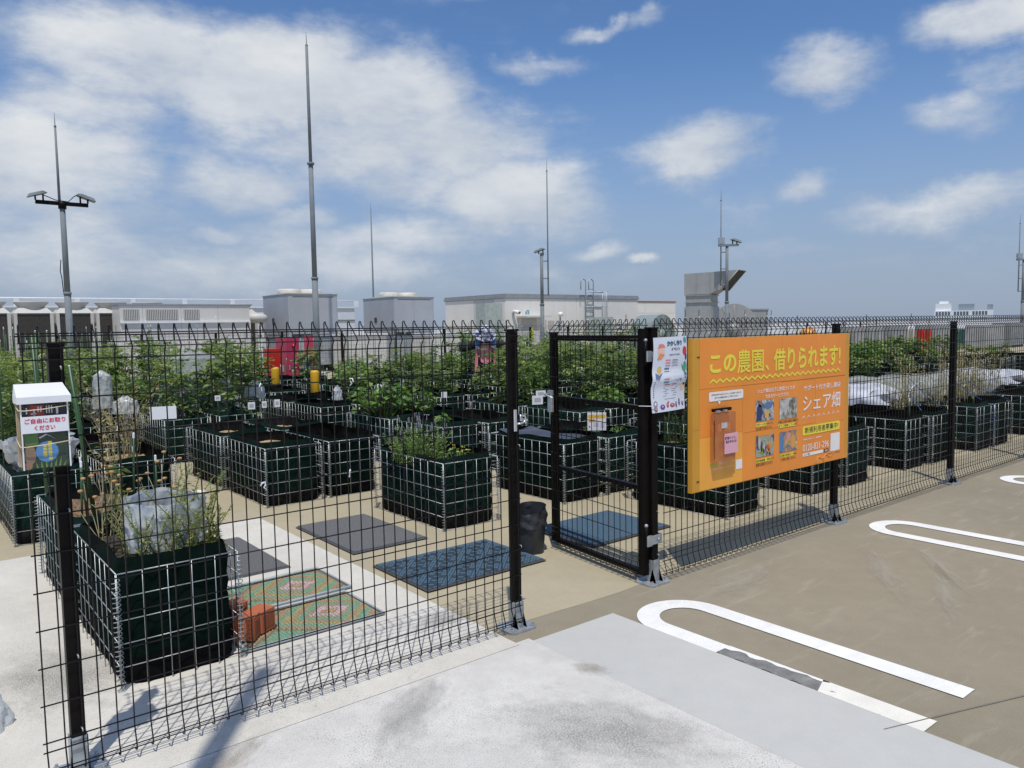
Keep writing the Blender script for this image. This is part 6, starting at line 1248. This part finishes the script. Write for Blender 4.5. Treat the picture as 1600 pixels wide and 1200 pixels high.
for p, q in (((1.66, 0, 2.93), (2.40, 0, 3.76)), ((1.66, 1.1, 2.93), (2.40, 1.1, 3.76)), ((1.66, 0, 2.93), (1.66, 1.1, 2.93)), ((2.40, 0, 3.76), (2.40, 1.1, 3.76))): mb.tube([p, q], .022, n=4)
mb.build('mouth_frame', m_duct, t)
for x in (.55, 1.16, 1.62): mb = MB(); mb.box((x, -.02, 2.96 if x > 1.2 else 2.79), (x+.03, -.001, 3.70)); mb.build('seam', m_duct, t)
def scroll(x, y, r, w, label, m, mirror=False, rz=0, zc=1.05):
    t = thing('fan_scroll', label, 'fan housing', (x, y, 0), rz); mb = MB(); n = 26; s = -1 if mirror else 1
    pts = [(s*r*math.cos(math.pi*i/n), zc+r*1.05*math.sin(math.pi*i/n)) for i in range(n+1)]+[(-s*r, .1), (s*r, .1)]
    k = len(pts); mb.add([(a, 0, b) for a, b in pts]+[(a, w, b) for a, b in pts], [tuple(range(k)), tuple(range(k, 2*k))[::-1]]+[(i, k+i, k+(i+1) % k, (i+1) % k) for i in range(k)]); mb.build('housing', m, t)
    for i in range(1, 6): a = math.pi*i/6; mb = MB(); mb.tube([(0, -.012, zc), (r*.98*math.cos(a), -.012, zc+r*1.02*math.sin(a))], .014, n=4); mb.build('rib', m, t)
    mb = MB(); mb.lathe([(r*.30, 0), (r*.30, .02), (.001, .03)], n=16); o = mb.build('hub', m, t, (0, -.012, zc)); o.rotation_euler = (math.pi/2, 0, 0)
scroll(27.7, 18.9, 1.15, .9, 'grey round fan housing below the angled duct', m_duct, False, math.radians(-42), 1.20); m_tealm = mat('scroll_teal', (.25, .30, .295), rough=.5, var=.1)
scroll(23.75, 19.9, .85, 1.2, 'greenish fan housing left of the angled duct, front one', m_tealm); scroll(25.4, 21.3, .85, 1.1, 'grey fan housing behind the greenish one', m_duct, True)
t = thing('air_handler', 'grey machine box right of the round fan housing', 'air handler', (29.2, 19.4, 0)); mb = MB(); mb.box((0, 0, .1), (2.1, 1.6, 2.12)); mb.build('casing', m_duct, t); mb = MB(); mb.box((-.03, -.03, 2.12), (2.13, 1.63, 2.19)); mb.build('roof', m_trim, t)
for x in (.7, 1.4): mb = MB(); mb.box((x, -.01, .2), (x+.02, -.001, 2.1)); mb.build('panel_seam', m_trim, t)
# tall dark stakes of the far yard peeping above the fence line
for i, (px, Y, top) in enumerate(((978, 12.5, 494), (1071, 11.5, 487), (1092, 11, 485), (1140, 11, 490), (1164, 11, 483), (1198, 11.5, 485), (1205, 11.5, 485), (1246, 10, 492), (1354, 9, 489), (1424, 8, 488))):
    p = at(px, top, Y); stake(p.x, p.y, 0, round(p.z, 2), f'dark stake with white tag sticking above the fence, {ORD[i]} from the gate', (0, 0), .012, cap=False, group='dark stakes above the fence line', m=m_dark)
    bpy.data.objects['garden_stake'] ; tt = [o for o in COL.objects if o.name.startswith('garden_stake')][-1]; mb = MB(); mb.box((-.02, -.018, -.05), (.02, -.012, 0)); 
    q = mb.build('tag', m_white, tt, (0, 0, p.z-.16))
# ---- parapets
m_para = mat('parapet_white', (.66, .70, .73), rough=.5, var=.04)
t = thing('parapet_wall', 'white parapet wall with rail behind the machines at the left', 'wall', (0, 31, 0)); mb = MB(); mb.box((-14, 0, 0), (14.2, .25, 2.52)); mb.build('wall', m_para, t)
mb = MB(); mb.box((-14, -.06, 2.52), (14.2, .3, 2.58)); mb.build('coping', m_white, t); mb = MB(); mb.tube([(-14, .1, 2.87), (14.2, .1, 2.87)], .035, n=6); mb.build('rail', m_white, t)
for i in range(15): mb = MB(); mb.box((-13.9+2*i+.18, .04, 2.58), (-13.9+2*i+.36, .16, 2.88)); mb.build('rail_post', m_white, t)
for z in (1.25, 1.9): mb = MB(); mb.box((-14, -.03, z), (14.2, -.001, z+.07)); mb.build('ledge', m_louv, t)
t = thing('parapet_wall', 'low white parapet along the far right edge of the roof', 'wall', (70, 60, 0)); mb = MB(); mb.box((-45, 0, 0), (80, .3, 1.60)); mb.build('wall', m_white, t)
t.rotation_euler = (0, 0, -.35)
# ---- far building beyond the roof
m_tower = mat('far_building', (.85, .86, .85), rough=.7, var=.03); m_win = mat('far_window', (.12, .15, .19), rough=.3)
d = (at(1505, 490, 10)-CAMP).normalized(); P0 = CAMP+d*(420/math.hypot(d.x, d.y))
t = thing('distant_building', 'distant pale office building with stepped roof above the right parapet', 'building', (P0.x, P0.y, -18), rz=-math.atan2(d.x, d.y))
mb = MB(); mb.box((-12, 0, 0), (12, 14, 23.6)); mb.build('wall', m_tower, t); mb = MB(); mb.box((-11.5, 1, 23.6), (-5.0, 12, 27.0)); mb.box((-10, 2, 27.0), (-6.2, 9, 28.2)); mb.build('roof_house', m_tower, t); mb = MB(); mb.box((-2.0, 3, 23.6), (4.5, 12, 26.6)); mb.build('cooling_tower', mat('far_tower_grey', (.24, .29, .33), rough=.6), t); mb = MB(); mb.box((9.8, 3, 23.6), (11.9, 10, 26.2)); mb.build('stair_house', mat('far_tower_grey', (.24, .29, .33)), t)
for j in range(2):
    for i in range(18): mb = MB(); mb.box((-11.3+1.25*i, -.06, 19.0+3*j-.6), (-10.4+1.25*i, -.01, 20.7+3*j-.6)) if i % 6 != 5 else None; mb.build('window', m_win, t) if mb.v else None

bpy.data.objects.remove(_fo); bpy.data.curves.remove(_fc)
